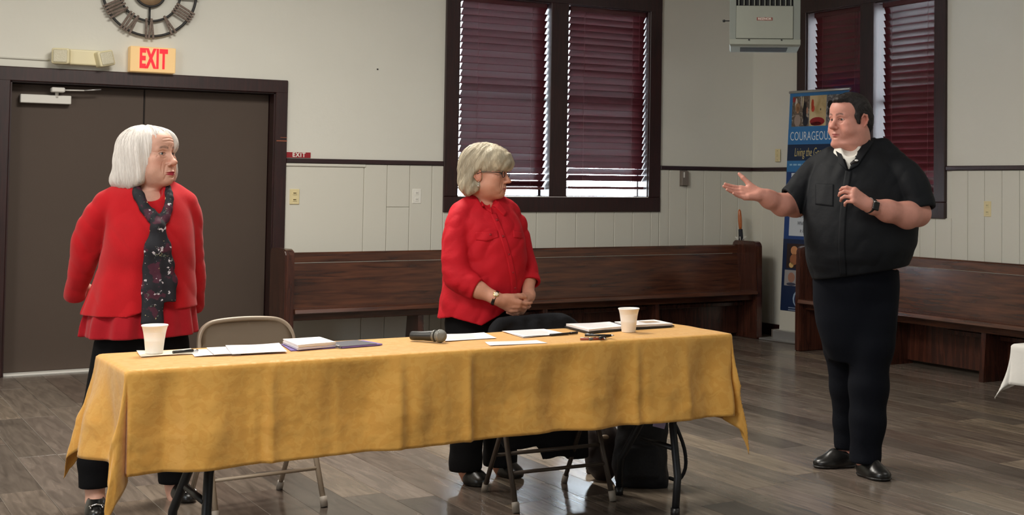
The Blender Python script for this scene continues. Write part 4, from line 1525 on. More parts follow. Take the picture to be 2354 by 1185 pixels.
def make_chair(name, label, m, foot_m):
    """steel folding chair; local y towards the sitter's back, front feet near y=0"""
    t = thing(name, label, 'chair')
    hw = .215
    # front legs and back are one bent tube
    for s in (-1, 1):
        mtube('front_leg', [(s * .225, -.02, .02), (s * .22, .10, .28), (s * .213, .21, .50), (s * .205, .27, .62)], .0115, m, t, 10)
        mtube('foot', [(s * .2255, -.026, .001), (s * .225, -.012, .045)], .0155, foot_m, t, 10)
        mtube('rear_leg', [(s * .195, .40, .02), (s * .193, .25, .27), (s * .19, .13, .445)], .0105, m, t, 10)
        mtube('foot', [(s * .195, .406, .001), (s * .195, .388, .042)], .0145, foot_m, t, 10)
    arc = [(-.205, .27, .62), (-.205, .305, .70), (-.195, .325, .755), (-.165, .338, .790), (-.115, .343, .806), (0, .346, .812), (.115, .343, .806), (.165, .338, .790), (.195, .325, .755), (.205, .305, .70), (.205, .27, .62)]
    ap, _ = spline(arc, [.01] * len(arc), 5)
    mtube('back_frame', ap, .0115, m, t, 10)
    # pressed back panel
    bm = bmesh.new()
    n, k = 17, 9
    G = []
    for j in range(k):
        row = []
        for i in range(n):
            a = i / (n - 1) * 2 - 1; b = j / (k - 1)
            z = .60 + b * .200
            half_w = .198 * (1 - max(0, (z - .74) / .075) ** 2 * .36) if z > .74 else .198
            y = .262 + (z - .62) * .40 + .012 * (1 - a * a) - .006 * (1 - min(1, abs(a) * 1.2) ** 6) * (1 - (abs(b - .5) * 2) ** 6)
            row.append(bm.verts.new((a * half_w, y, z)))
        G.append(row)
    for j in range(k - 1):
        for i in range(n - 1):
            f = bm.faces.new((G[j][i], G[j][i + 1], G[j + 1][i + 1], G[j + 1][i])); f.smooth = True
    ext = bmesh.ops.solidify(bm, geom=bm.faces[:], thickness=.004)
    done('back_panel', bm, m, t)
    bm = bmesh.new(); bm_box(bm, (-.19, -.0, .432), (.19, .36, .452), .012, None, 3); done('seat', bm, m, t)
    for z, y in ((.16, .044), (.24, .082)):
        mtube('stretcher', [(-.222, y, z), (.222, y, z)], .0085, m, t, 8)
    mtube('stretcher', [(-.193, .30, .19), (.193, .30, .19)], .0085, m, t, 8)
    return t


c1 = make_chair('folding_chair', 'tan steel folding chair with bare back, behind the table beside the older woman', MAT['chair_steel'], MAT['rubber'])
c1.location = (1.700, 5.70, 0); c1.rotation_euler = (0, 0, R_(4)); c1.scale = (1, 1, .948)
c2 = make_chair('folding_chair', 'brown steel folding chair with a black coat over its back, mid-table', MAT['chair_brown'], MAT['rubber'])
c2.location = (2.795, 5.195, 0); c2.rotation_euler = (0, 0, R_(-3)); c2.scale = (1, 1, .945)
# coat over the back of the second chair
K = Solid()
crown = [(-.21, .300, .66), (-.195, .315, .722), (-.13, .325, .758), (0, .328, .768), (.13, .325, .758), (.195, .315, .722), (.215, .300, .66)]
K.add(chain(*spline(crown, [.026, .028, .026, .025, .026, .028, .026])), 0)
K.add(loft([(.20, -.13, .235, .29, .385), (.30, -.20, .25, .28, .385), (.50, -.225, .24, .265, .38), (.66, -.215, .22, .27, .36), (.75, -.15, .15, .30, .355)]), .03)
K.add(loft([(.135, .06, .275, .30, .38), (.22, .03, .28, .29, .385), (.4, .0, .26, .285, .38)]), .03)
K.add(loft([(.10, .19, .285, .33, .38), (.18, .16, .285, .32, .38), (.3, .15, .27, .3, .38)]), .02)
K.warp(lambda P: noise3(P * np.array([16, 12, 3.5], f32)) * .014 + noise3(P * np.array([28, 20, 12], f32)) * .004)
K.cut(half((0, 0, 1), (0, 0, .118)))
ct = solid_obj('coat', K, .0075, mat('coat_black', (.012, .013, .016), .85, spec=.2, bump=(120, .15)))
ct.location = c2.location; ct.rotation_euler = c2.rotation_euler
tag(ct, 'black coat draped over the back of the brown folding chair', 'coat')

# ------------------------------------------------------------------ bags under the table
MAT['bag_black'] = mat('bag_black', (.008, .008, .010), .6, spec=.3, bump=(60, .2))
K = Solid()
K.add(loft([(.0, -.115, .115, -.075, .075), (.02, -.125, .125, -.085, .085), (.15, -.125, .12, -.085, .085), (.30, -.105, .11, -.07, .07), (.40, -.09, .10, -.05, .05)], pw=3.2), 0)
K.warp(lambda P: noise3(P * 11) * .010 + noise3(P * 24) * .004)
K.add(box((.0, -.082, .12), (.085, .012, .075), None, .02), .01)
bgb = solid_obj('tote_bag', K, .0055, MAT['bag_black'])
bgb.location = (3.28, 5.36, 0.002); bgb.rotation_euler = (0, 0, R_(-30))
tag(bgb, 'black tote bag with looped strap standing under the table', 'bag')
cvh = Solid().add(chain(*spline([(.115, .01, .285), (.135, .01, .300), (.165, .01, .255), (.200, .01, .16), (.205, .01, .075), (.175, .01, .022), (.135, .01, .03)], [.0085] * 7)))
solid_obj('strap', cvh, .003, MAT['bag_black'], bgb)
tg_ = mbox('paper_tag', (-.02, -.083, .285), (.035, -.078, .325), mat('tag_lilac', srgb(150, 136, 168), .6), bgb, .001)
tg_.rotation_euler = (0, R_(14), 0)
K = Solid().add(ell((0, 0, .125), (.085, .06, .13))).add(ell((0, 0, .22), (.06, .045, .05)), .04)
K.clip(half((0, 0, -1), (0, 0, .003)), .004); K.warp(lambda P: noise3(P * 16) * .008)
hb2 = solid_obj('handbag', K, .005, mat('bag_brown', srgb(52, 42, 40), .55, bump=(50, .2)))
hb2.location = (3.195, 5.56, .0); hb2.rotation_euler = (0, 0, R_(-30))
tag(hb2, 'dark brown handbag with rounded top leaning behind the black tote', 'bag')
mtube('handle', [(-.05, -.02, .22), (-.035, -.03, .262), (.0, -.034, .278), (.035, -.03, .262), (.05, -.02, .22)], .007, mat('handle_tan', srgb(126, 100, 84), .5), hb2, 8)
solid_obj('clasp', Solid().add(ell((.01, -.054, .205), (.02, .010, .013))), .003, mat('clasp_pale', srgb(150, 132, 112), .4), hb2)
bx_ = thing('pouch', 'small tan pouch on floor between the chair leg and bags', 'pouch', (3.225, 5.70, 0), R_(-38))
bm = bmesh.new(); bm_box(bm, (-.032, -.015, .0), (.032, .015, .036), .008, None, 2); done('pouch_body', bm, mat('pouch_tan', srgb(92, 80, 70), .5), bx_)
bm = bmesh.new(); bm_box(bm, (-.033, -.0165, .022), (.033, -.013, .037), .001); done('pouch_flap', bm, mat('pouch_flap', srgb(74, 64, 58), .5), bx_)

# ------------------------------------------------------------------ things on the table
TT = TZ + .0062
MAT['foam'] = mat('foam', srgb(244, 242, 238), .75, spec=.25, sss=.1, bump=(200, .06))
MAT['paper'] = mat('paper', srgb(236, 232, 232), .75, spec=.2)
MAT['print_grey'] = mat('print_grey', srgb(176, 172, 176), .8)


def foam_cup(label, x, y):
    t = thing('foam_cup', label, 'cup', (x, y, TT))
    bm = bmesh.new()
    bm_lathe(bm, [(0, 0), (.0285, 0), (.0295, .002), (.0362, .070), (.0372, .071), (.0425, .094), (.0448, .0955), (.0452, .099), (.0435, .1005), (.0415, .099), (.0345, .05), (.028, .006), (0, .005)], (0, 0, 0), 40)
    done('cup_wall', bm, MAT['foam'], t)
    return t


def sheet_mesh(name, quad, z, m, parent=None, curl=.004, th=.0006, seed=0, lines=0, n=12):
    """a sheet of paper through four table points (near-left, near-right, far-right, far-left)"""
    q = np.array(quad, float)
    s, t = np.meshgrid(np.linspace(0, 1, n), np.linspace(0, 1, n), indexing='ij')
    XY = q[0] * ((1 - s) * (1 - t))[..., None] + q[1] * (s * (1 - t))[..., None] + q[2] * (s * t)[..., None] + q[3] * ((1 - s) * t)[..., None]
    e = np.maximum(np.abs(s - .5), np.abs(t - .5)) * 2
    zz = z + curl * np.clip((e - .75) / .25, 0, 1) ** 2 * (.5 + .5 * np.sin(s * 5 + seed) * np.cos(t * 4 + seed))
    V = np.concatenate([XY.reshape(-1, 2), zz.reshape(-1, 1)], 1)
    V = np.concatenate([V, V - [0, 0, th]])
    N = n * n
    i, j = np.meshgrid(np.arange(n - 1), np.arange(n - 1), indexing='ij')
    a = (i * n + j).ravel()
    F = [*np.stack([a, a + n, a + n + 1, a + 1], 1)]
    F += [f[::-1] + N for f in F[:len(a)]]
    rim = [k * n for k in range(n)] + [(n - 1) * n + k for k in range(1, n)] + [k * n + n - 1 for k in range(n - 2, -1, -1)] + [k for k in range(n - 2, 0, -1)]
    F += [np.array((b, p, p + N, b + N)) for p, b in zip(rim, rim[1:] + rim[:1])]
    o = link(name, np_mesh(name, V, np.array(F), smooth=False), m, parent)
    if lines:
        bm = bmesh.new()
        r3 = random.Random(seed)
        for k in range(lines):
            b0 = .90 - k * .80 / lines
            e0 = .1 + r3.random() * .04; e1 = .9 - r3.random() * .3
            def pt(s_, t_):
                p = q[0] * (1 - s_) * (1 - t_) + q[1] * s_ * (1 - t_) + q[2] * s_ * t_ + q[3] * (1 - s_) * t_
                return bm.verts.new((p[0], p[1], z + .0004))
            bm.faces.new((pt(e0, b0), pt(e1, b0), pt(e1, b0 + .012), pt(e0, b0 + .012)))
        done('print_line', bm, MAT['print_grey'], o)
    return o


def rect(cx, cy, w, h, deg):
    c, s = math.cos(R_(deg)), math.sin(R_(deg))
    return [(cx + c * a - s * b, cy + s * a + c * b) for a, b in ((-w / 2, -h / 2), (w / 2, -h / 2), (w / 2, h / 2), (-w / 2, h / 2))]


foam_cup('white foam cup on napkin at the left end of the gold cloth', 1.105, 5.115).location.z = TT + .0035
foam_cup('white foam cup on gold cloth at the right, beside the open binder', 2.965, 4.955)
tag(sheet_mesh('napkin', [(1.045, 5.035), (1.225, 5.03), (1.245, 5.175), (1.062, 5.195)], TT + .0022, mat('napkin', srgb(232, 222, 204), .85), None, .005, .0012, 2), 'cream paper napkin under the left foam cup', 'napkin')
pn = thing('pen', 'black pen with silver tip lying across papers beside the napkin', 'pen')
mtube('pen_barrel', [(1.155, 5.055, TT + .010), (1.228, 5.075, TT + .010)], .0055, MAT['black_plastic'], pn, 10)
mtube('pen_tip', [(1.228, 5.075, TT + .010), (1.246, 5.079, TT + .008)], .0042, MAT['chrome'], pn, 10)
tag(sheet_mesh('paper_sheet', [(1.205, 4.955), (1.36, 4.94), (1.40, 5.15), (1.235, 5.165)], TT + .0016, MAT['paper'], None, .004, .0006, 3, 6), 'white sheet half under other papers, nearest the left cup', 'paper')
tag(sheet_mesh('paper_sheet', [(1.27, 4.945), (1.44, 4.93), (1.47, 5.16), (1.30, 5.175)], TT + .0040, MAT['paper'], None, .004, .0006, 7, 6), 'white printed sheet in middle of the loose papers by the left cup', 'paper')
tag(sheet_mesh('paper_sheet', [(1.325, 4.925), (1.515, 4.91), (1.565, 5.175), (1.37, 5.185)], TT + .0064, MAT['paper'], None, .003, .0006, 5, 8), 'white printed sheet on top of loose papers left of the purple stack', 'paper')
fp = thing('purple_folder', 'purple folder under a thick stack of white paper', 'folder')
o = sheet_mesh('folder_cover', [(1.545, 4.965), (1.735, 4.99), (1.745, 5.195), (1.575, 5.185)], TT + .0030, mat('purple', srgb(104, 82, 150), .6), fp, .0, .003)
ps = thing('paper_stack', 'thick stack of white paper on the purple folder', 'paper')
rn4 = random.Random(4)
for k in range(7):
    dx, dy = rn4.uniform(-.002, .002), rn4.uniform(-.002, .002)
    o = sheet_mesh('sheaf', [(1.568 + dx, 4.955 + dy), (1.722 + dx, 4.995 + dy), (1.722 + dx, 5.180 + dy), (1.580 + dx, 5.175 + dy)], TT + .0068 + k * .0026, MAT['paper'] if k != 1 else mat('lilac_paper', srgb(196, 186, 216), .8), ps, .0008, .0023, k)
nb = thing('notebook', 'dark grey notebook with purple edge beside the paper stack', 'notebook')
sheet_mesh('notebook_cover', rect(1.79, 5.045, .15, .155, 8), TT + .0085, mat('notebook_dark', srgb(74, 74, 84), .5), nb, 0, .0015)
sheet_mesh('notebook_pages', rect(1.805, 5.043, .165, .15, 8), TT + .0068, mat('notebook_purple', srgb(120, 100, 168), .6), nb, 0, .0052)
bm = bmesh.new()
cR, sR = math.cos(R_(8)), math.sin(R_(8))
for k in range(14):
    a = -.072 + k * .0108
    bm_tube(bm, [(1.79 - .077 * cR - a * sR + .006 * math.cos(w), 5.045 - .077 * sR + a * cR, TT + .0065 + .006 * math.sin(w)) for w in np.linspace(0, 2 * math.pi, 9)[:-1]], .0008, 4, closed=True)
done('wire_binding', bm, MAT['steel'], nb)

# hand microphone
mi = thing('microphone', 'black handheld microphone with grey mesh head lying on gold cloth', 'microphone')
ma, mb_ = Vector((2.045, 5.085, TT + .0195)), Vector((2.112, 4.985, TT + .0245))
md = (mb_ - ma).normalized()
MR = md.to_track_quat('Z', 'Y').to_matrix().to_4x4(); MR.translation = ma
L = (mb_ - ma).length
ma2 = ma + md * .012; MR.translation = ma2
L2 = L - .012
bm = bmesh.new(); bm_lathe(bm, [(0, 0), (.0165, 0), (.0175, .004), (.0178, L2 * .5), (.0205, L2 - .012), (.0205, L2 - .004), (.0, L2 - .003)], (0, 0, 0), 28); bmesh.ops.transform(bm, matrix=MR, verts=bm.verts); done('handle', bm, mat('mic_black', (.02, .022, .024), .35), mi)
bm = bmesh.new(); bm_lathe(bm, [(.0212, L2 - .009), (.0232, L2 - .004), (.0232, L2 + .0), (.0212, L2 + .002)], (0, 0, 0), 28); bmesh.ops.transform(bm, matrix=MR, verts=bm.verts); done('collar_ring', bm, mat('mic_ring', srgb(120, 120, 116), .4, .5), mi)
bm = bmesh.new()
prof = [(0, L2 - .002)] + [(.0255 * math.sin(a), L2 + .0225 - .0255 * math.cos(a)) for a in np.linspace(.62, math.pi - .02, 12)] + [(0, L2 + .048)]
bm_lathe(bm, prof, (0, 0, 0), 28); bmesh.ops.transform(bm, matrix=MR, verts=bm.verts)
done('mesh_head', bm, mat('mic_grille', srgb(134, 136, 132), .45, .6, bump=(900, .6)), mi)
bm = bmesh.new(); bm_lathe(bm, [(.0252, L2 + .021), (.0264, L2 + .0215), (.0264, L2 + .0245), (.0252, L2 + .025)], (0, 0, 0), 28); bmesh.ops.transform(bm, matrix=MR, verts=bm.verts); done('grille_band', bm, mat('mic_band', srgb(150, 150, 146), .35, .7), mi)

# loose papers, pens and the open binder on the right half
tag(sheet_mesh('paper_sheet', [(2.155, 4.985), (2.375, 4.99), (2.415, 5.195), (2.215, 5.205)], TT + .0016, MAT['paper'], None, .003, .0006, 11, 9), 'white printed sheet on gold cloth right next to the microphone head', 'paper')
tag(sheet_mesh('paper_sheet', [(2.475, 4.955), (2.700, 4.985), (2.690, 5.195), (2.500, 5.205)], TT + .0016, MAT['paper'], None, .003, .0006, 12, 9), 'white printed sheet with a pen under its edge, before clasped hands', 'paper')
tag(sheet_mesh('paper_sheet', [(2.478, 4.962), (2.690, 4.990), (2.684, 5.190), (2.505, 5.200)], TT + .0032, MAT['paper'], None, .003, .0006, 13, 9), 'topmost white sheet of the pair before the clasped hands', 'paper')
tag(sheet_mesh('paper_sheet', [(2.245, 4.775), (2.475, 4.745), (2.480, 4.85), (2.275, 4.885)], TT + .0016, MAT['paper'], None, .002, .0006, 14, 6), 'white sheet lying nearest the front edge of the gold cloth', 'paper')
p2 = thing('pen', 'black pen lying along the edge of the paired sheets', 'pen')
mtube('pen_barrel', [(2.60, 4.965, TT + .0055), (2.735, 4.985, TT + .0055)], .0046, MAT['black_plastic'], p2, 10)
mtube('pen_cap', [(2.70, 4.980, TT + .0056), (2.737, 4.9853, TT + .0056)], .0056, MAT['black_plastic'], p2, 10)
bd_ = thing('open_binder', 'open black binder holding white pages, near the right foam cup', 'binder')
MAT['binder_black'] = mat('binder_black', (.014, .014, .016), .45)
for k, (qd, dz) in enumerate((([(2.775, 4.960), (2.985, 5.010), (3.02, 5.205), (2.80, 5.215)], 0), ([(3.005, 5.015), (3.235, 5.02), (3.24, 5.19), (3.035, 5.205)], 0))):
    sheet_mesh('cover', qd, TT + .0088, MAT['binder_black'], bd_, .0, .005, k, 0, 4)
    cxy = np.mean(np.array(qd), 0)
    pq = [tuple(cxy + (np.array(p) - cxy) * (.95, .95)) for p in qd]
    for j in range(3):
        pg = sheet_mesh('page', pq, TT + .0118 + j * .003, MAT['paper'], bd_, .002, .0028, k + j, 8 if j == 2 else 0)
bm = bmesh.new(); bm_tube(bm, [(2.992, 5.02, TT + .008), (3.028, 5.195, TT + .008)], .009, 8); done('ring_spine', bm, MAT['binder_black'], bd_)
photo_ = sheet_mesh('photo_page', [(3.13, 5.085), (3.205, 5.088), (3.207, 5.15), (3.135, 5.155)], TT + .0190, mat('photo_tan', srgb(176, 152, 128), .6), bd_, 0, .0005)
for lab, a, b, col, z in (('red-brown pen lying leftmost in the small heap of pens', (2.635, 4.775), (2.725, 4.745), (150, 66, 44), .0055), ('black pen crossing the top of the small heap of pens', (2.675, 4.81), (2.765, 4.755), (24, 22, 22), .0150),
                          ('grey pen in the middle of the small heap of pens', (2.665, 4.755), (2.745, 4.775), (96, 92, 90), .0056), ('black pen at the right of the small heap of pens', (2.700, 4.735), (2.775, 4.785), (30, 28, 30), .0100)):
    t = thing('pen', lab, 'pen')
    A, B = Vector((*a, TT + z)), Vector((*b, TT + z)); d = (B - A).normalized()
    mtube('pen_barrel', [A, B], .0048, mat('pen_col', srgb(*col), .35), t, 10)
    mtube('pen_tip', [B, B + d * .012], [.0042, .0012], MAT['chrome'], t, 10)
    mtube('pocket_clip', [A + Vector((0, 0, .0052)), A + d * .035 + Vector((0, 0, .0056))], .0012, MAT['chrome'], t, 6)
# ------------------------------------------------------------------ figures: shared anatomy


class Person:
    """figure coordinates: X to the viewer's right, Y away, Z up, origin on the floor under the figure"""

    def __init__(s, loc, D, deg, u0, ax, az):
        s.loc, s.D, s.deg, s.u0, s.ax, s.az = loc, D, deg, u0, ax, az

    def e(s, u, v, y=0.0):
        """front elevation sheet (photo measure) at depth y -> figure coordinates in metres"""
        a, b = (u - s.u0) / 1000, (v - 700) / 1000
        q = (1, a, b, a * b, a * a)
        x = sum(i * j for i, j in zip(q, s.ax)); z = sum(i * j for i, j in zip(q, s.az))
        k = (s.D + y) / s.D
        return np.array([x * k, y, 1.37 + (z - 1.37) * k])

    def ch(s, pts):
        """list of (u, v, y, r) -> points, radii"""
        return [s.e(*p[:3]) for p in pts], [p[3] for p in pts]

    def tube(s, pts, k=.01):
        return chain(*spline(*s.ch(pts)), k)

    def rows(s, pts):
        """list of (v, u_left, u_right, y_front, y_back) -> loft rows"""
        out = []
        for v, a, b, f, k in pts:
            m = (f + k) / 2
            pa, pb = s.e(a, v, m), s.e(b, v, m)
            out.append(((pa[2] + pb[2]) / 2, pa[0], pb[0], f, k))
        return out

    def place(s, o):
        o.location = s.loc; o.rotation_euler = (0, 0, -R_(s.deg)); return o


def head_frame(o, yaw, pitch=0.0, roll=0.0, sc=1.0, low=1.0):
    """yaw 0 looks at the viewer, + turns to the viewer's right; rows: forward, left, up"""
    y, p, r = R_(yaw), R_(pitch), R_(roll)
    F = np.array([math.sin(y) * math.cos(p), -math.cos(y) * math.cos(p), math.sin(p)])
    L = np.array([math.cos(y), math.sin(y), 0.0])
    U = np.cross(F, L)
    L2 = L * math.cos(r) + U * math.sin(r); U2 = U * math.cos(r) - L * math.sin(r)
    return Frame(o, np.stack([F, L2, U2]), sc, low)


def build_head(S, H, jaw=1.0, fat=0.0, nose=1.0, age=0.0, lip=1.0, eye_open=1.0, brow=1.0, neck=None, neck_r=.056):
    A = S.add
    A(H.ell((-.006, 0, .032), (.097, .076, .086)), 0)
    A(H.ell((.036, 0, -.03), (.054, .060 + .06 * fat, .082)), .03)
    for s in (1, -1):
        A(H.cap((.008, s * .047 * jaw, -.07), (.064, s * .012 * jaw, -.1), .021 + .18 * fat, .018), .03)
        A(H.ell((.056, s * .044, -.022), (.024, .024, .02)), .022)
        A(H.ell((.048, s * (.039 + .12 * fat), -.058), (.028 + .1 * fat, .024 + .1 * fat, .03)), .026)
    A(H.ball((.073, 0, -.101), .019), .018)
    A(H.ell((.050, 0, .045), (.043, .058, .042)), .03)
    A(H.ell((.068, 0, -.072), (.026, .030, .026)), .02)
    if neck is not None:
        A(cap(H.pt(-.018, 0, -.06), neck, neck_r * H.s * .94, neck_r * H.s), .035)
        A(H.ell((.02, 0, -.1), (.045, .042 + .2 * fat, .02 + .5 * fat)), .03)
    if fat > .02:
        A(H.ell((.038, 0, -.128), (.052, .07, .03)), .02)
        A(H.ell((.0, 0, -.115), (.055, .078, .05)), .03)
    for s in (1, -1):
        S.cut(H.ell((.098, s * .031, .001), (.02, .019, .0145)), .014)
        A(H.cap((.084, s * .010, .0165), (.072, s * .043, .0175), .0085 * brow, .0075 * brow), .012)
    # nose
    A(H.cap((.082, 0, .010), (.101 + .006 * nose, 0, -.034), .0085, .0095 * nose), .012)
    A(H.ell((.104 + .005 * nose, 0, -.039), (.0125 * nose, .0125 * nose, .0105 * nose)), .008)
    for s in (1, -1):
        A(H.ell((.095, s * .0125 * nose, -.0435), (.0115, .0072, .0078)), .006)
    for s in (1, -1):
        S.cut(H.ell((.1015, s * .0068 * nose, -.053), (.0065, .0036, .005)), .002)
    # lids: ball with a slit through which the eyeball shows
    for s in (1, -1):
        A(H.ball((.0715, s * .031, .0), .0148), .005)
        S.cut(H.ell((.088, s * .0315, -.0005), (.012, .0135, .0046 * eye_open)), .0015)
        A(H.cap((.0845, s * .018, -.0135), (.078, s * .044, -.013), .0035 * (.4 + age), .003 * (.4 + age)), .006)
    # mouth
    A(H.chain([(.082, -.024, -.0785), (.094, -.009, -.0738), (.0955, 0, -.0752), (.094, .009, -.0738), (.082, .024, -.0785)],
              [.003, .0052 * lip, .0048 * lip, .0052 * lip, .003], .004), .004)
    A(H.chain([(.083, -.021, -.0815), (.0925, 0, -.0855), (.083, .021, -.0815)], [.003, .0068 * lip, .003], .004), .004)
    S.cut(H.chain([(.087, -.026, -.0798), (.099, -.008, -.0788), (.1005, 0, -.0795), (.099, .008, -.0788), (.087, .026, -.0798)], .0016, .001), .003)
    S.cut(H.ell((.0985, 0, -.0955), (.008, .018, .004)), .006)
    for s in (1, -1):
        if age > .2:
            A(H.ell((.066, s * .031, -.082), (.016, .014, .018)), .016)
    creases = []
    for s in (1, -1):
        creases.append(([(.017, .0070), (.031, .0112), (.046, .0060)], .0013))
        creases.append(([(.017, -.0085), (.031, -.0118), (.044, -.0080)], .0010))
        if age > .3:
            creases += [([(.0175, -.040), (.026, -.055), (.0315, -.072), (.033, -.084)], .0030 * age), ([(.018, -.0155), (.030, -.0205), (.043, -.0150)], .0019 * age)]
        if age > .6:
            creases += [([(.027, -.088), (.0295, -.105)], .0022 * age), ([(.051, .003), (.059, .008)], .0007), ([(.051, -.002), (.060, -.004)], .0007), ([(.050, -.006), (.057, -.013)], .0006),
                        ([(.036, -.035), (.042, -.055), (.041, -.075)], .0016), ([(.006, .018), (.007, .030)], .0012)]
    if age > .6:
        creases += [([(-.032, .046), (0, .049), (.032, .046)], .0012), ([(-.030, .058), (0, .061), (.030, .058)], .0012)]
    for ci, (pts, r) in enumerate(creases):
        sg = 1 if pts[0][0] < 0 else None
        line = []
        flip = 1 if sg else (1 if ci < (len(creases) - (2 if age > .6 else 0)) / 2 else -1)
        tt = np.linspace(0, len(pts) - 1, 7)
        ps = np.array(pts)
        pts = np.stack([np.interp(tt, np.arange(len(ps)), ps[:, k]) for k in (0, 1)], 1)
        for l_, u_ in pts:
            f_ = np.linspace(.12, .04, 140)
            Q = np.stack([H.pt(f, l_ * flip, u_) for f in f_]).astype(f32)
            k = int(np.argmax(S.ev(Q, H.o.astype(f32), .16) < 0))
            line.append(H.pt(f_[k] + r * .55, l_ * flip, u_))
        S.cut(chain(line, [r * H.s * .3] + [r * H.s] * (len(line) - 2) + [r * H.s * .3], .001), .0045)
    # ears
    for s in (1, -1):
        A(H.ell((-.010, s * .0765, -.010), (.018, .0065, .031), .18, 1), .006)
        A(H.chain([(.004, s * .079, .006), (-.006, s * .0845, .022), (-.020, s * .0875, .018), (-.026, s * .0875, .0), (-.021, s * .0845, -.02), (-.010, s * .080, -.036)],
                  [.0036, .0042, .0045, .0042, .004, .005], .004), .003)
        S.cut(H.ell((-.008, s * .088, -.006), (.011, .0075, .017), .18, 1), .004)
    return S


def face_colour(H, skin, lipc, browc, blush=.25, lipw=.7, stubble=0.0, beard=None, top=None):
    skin, lipc, browc = (np.asarray(c, f32) for c in (skin, lipc, browc))

    def fn(V):
        Q = H.inv(V)
        F, L, U = Q.T
        c = np.tile(skin, (len(V), 1)).astype(f32)
        n = noise3(V, 55.0)[:, None] * .05 + noise3(V, 190.0)[:, None] * .03
        c *= 1 + n

        def mix(w, col):
            w = np.clip(w, 0, 1)[:, None]
            c[:] = c * (1 - w) + np.asarray(col, f32) * w
        red = skin * np.array([1.02, .70, .66], f32)
        for s in (1, -1):
            mix(blush * np.exp(-(((F - .065) / .03) ** 2 + ((L - s * .045) / .022) ** 2 + ((U + .035) / .024) ** 2)), red)
        mix(blush * 1.1 * np.exp(-(((F - .112) / .02) ** 2 + (L / .016) ** 2 + ((U + .042) / .014) ** 2)), red)
        for s in (1, -1):
            mix(.75 * np.exp(-(((L - s * .085) / .014) ** 2 + ((F + .01) / .03) ** 2 + ((U + .01) / .04) ** 2)) * blush * 2, red)
        fm = (F > .06)
        if stubble:
            w = np.clip((-.045 - U) / .02, 0, 1) * np.clip((F + .01) / .03, 0, 1) * (U > -.135) * (np.abs(Q[:, 1]) < .09)
            mix(stubble * w * (.8 + .4 * noise3(V, 400)), skin * np.array([.55, .5, .5], f32))
        if beard is not None:
            w = np.exp(-(((F - .085) / .03) ** 4 + (L / .021) ** 4 + ((U + .101) / .0105) ** 4))
            mix(.85 * w, beard)
        # lips
        tp = np.clip(1 - (L / .0275) ** 2, .2, 1)
        up_ = np.clip(1 - np.abs((U + .0772) / (.0060 * lipw / .7 * tp)), 0, 1)
        lo_ = np.clip(1 - np.abs((U + .0838) / (.0072 * lipw / .7 * tp)), 0, 1)
        w = np.maximum(up_, lo_) * (np.abs(L) < .0275) * fm
        mix(np.clip(w * 2.2, 0, 1), lipc)
        # eyebrows and lash line
        for s in (1, -1):
            b = np.abs(U - (.0205 + .005 * np.sin(np.clip((np.abs(L) - .012) / .034, 0, 1) * 3.0))) / .0052
            w = np.clip(1.25 - b, 0, 1) * np.clip((np.abs(L) - .009) / .004, 0, 1) * np.clip((.049 - np.abs(L)) / .008, 0, 1) * (F > .045)
        mix(np.clip(w * 1.3, 0, 1) * .8 * (.75 + .5 * noise3(V * np.array([1, 1, 3], f32), 260)), browc)
        for s in (1, -1):
            e = np.sqrt(((L - s * .031) / .0155) ** 2 + ((U + .0003) / .0068) ** 2)
            mix(np.clip(1 - np.abs(e - .93) / .22, 0, 1) * (F > .06) * .7, skin * .22)
            mix(np.clip(1 - np.sqrt(((L - s * .031) / .022) ** 2 + ((U + .009) / .011) ** 2), 0, 1) * (F > .055) * .45, skin * np.array([.72, .6, .58], f32))
        return c
    return fn


def face_zone(H, hands=()):
    def fn(C):
        q = H.inv(C)
        return ((q[:, 0] > .03) & (np.abs(q[:, 1]) < .072) & (q[:, 2] > -.125) & (q[:, 2] < .075)) | ((np.abs(q[:, 1]) > .066) & (np.abs(q[:, 0] + .01) < .032) & (np.abs(q[:, 2] + .01) < .045))
    return fn


def hand_zone(*wrists):
    def fn(C):
        k = np.zeros(len(C), bool)
        for w in wrists:
            k |= ((C - np.asarray(w, f32)) ** 2).sum(1) < .19 ** 2
        return k
    return fn


def eyes(H, parent, iris, gaze=(1, 0, 0)):
    g = np.asarray(gaze, float); g /= np.linalg.norm(g)
    for s in (1, -1):
        o = H.pt(.0715, s * .031, 0)
        bm = bmesh.new()
        bmesh.ops.create_uvsphere(bm, u_segments=24, v_segments=16, radius=.0125 * H.s)
        V = np.array([v.co for v in bm.verts], f32)
        Fq = np.array([[q.index for q in f.verts] + ([f.verts[-1].index] if len(f.verts) == 3 else []) for f in bm.faces])
        bm.free()
        w = g @ H.M
        a = (V / (.0125 * H.s)) @ w.astype(f32)
        # finer grid towards the gaze is not needed: colours are blended per vertex
        c = np.tile(np.array([.62, .58, .55], f32), (len(V), 1))
        c[a > .80] = iris
        c[a > .945] = .01
        me = bpy.data.meshes.new('eye')
        me.from_pydata((V + o.astype(f32)).tolist(), [], [list(dict.fromkeys(q.tolist())) for q in Fq])
        for p in me.polygons:
            p.use_smooth = True
        at = me.attributes.new('Col', 'FLOAT_COLOR', 'POINT')
        c4 = np.ones((len(V), 4), f32); c4[:, :3] = c
        at.data.foreach_set('color', c4.ravel())
        link('eye', me, MAT['eye'], parent)


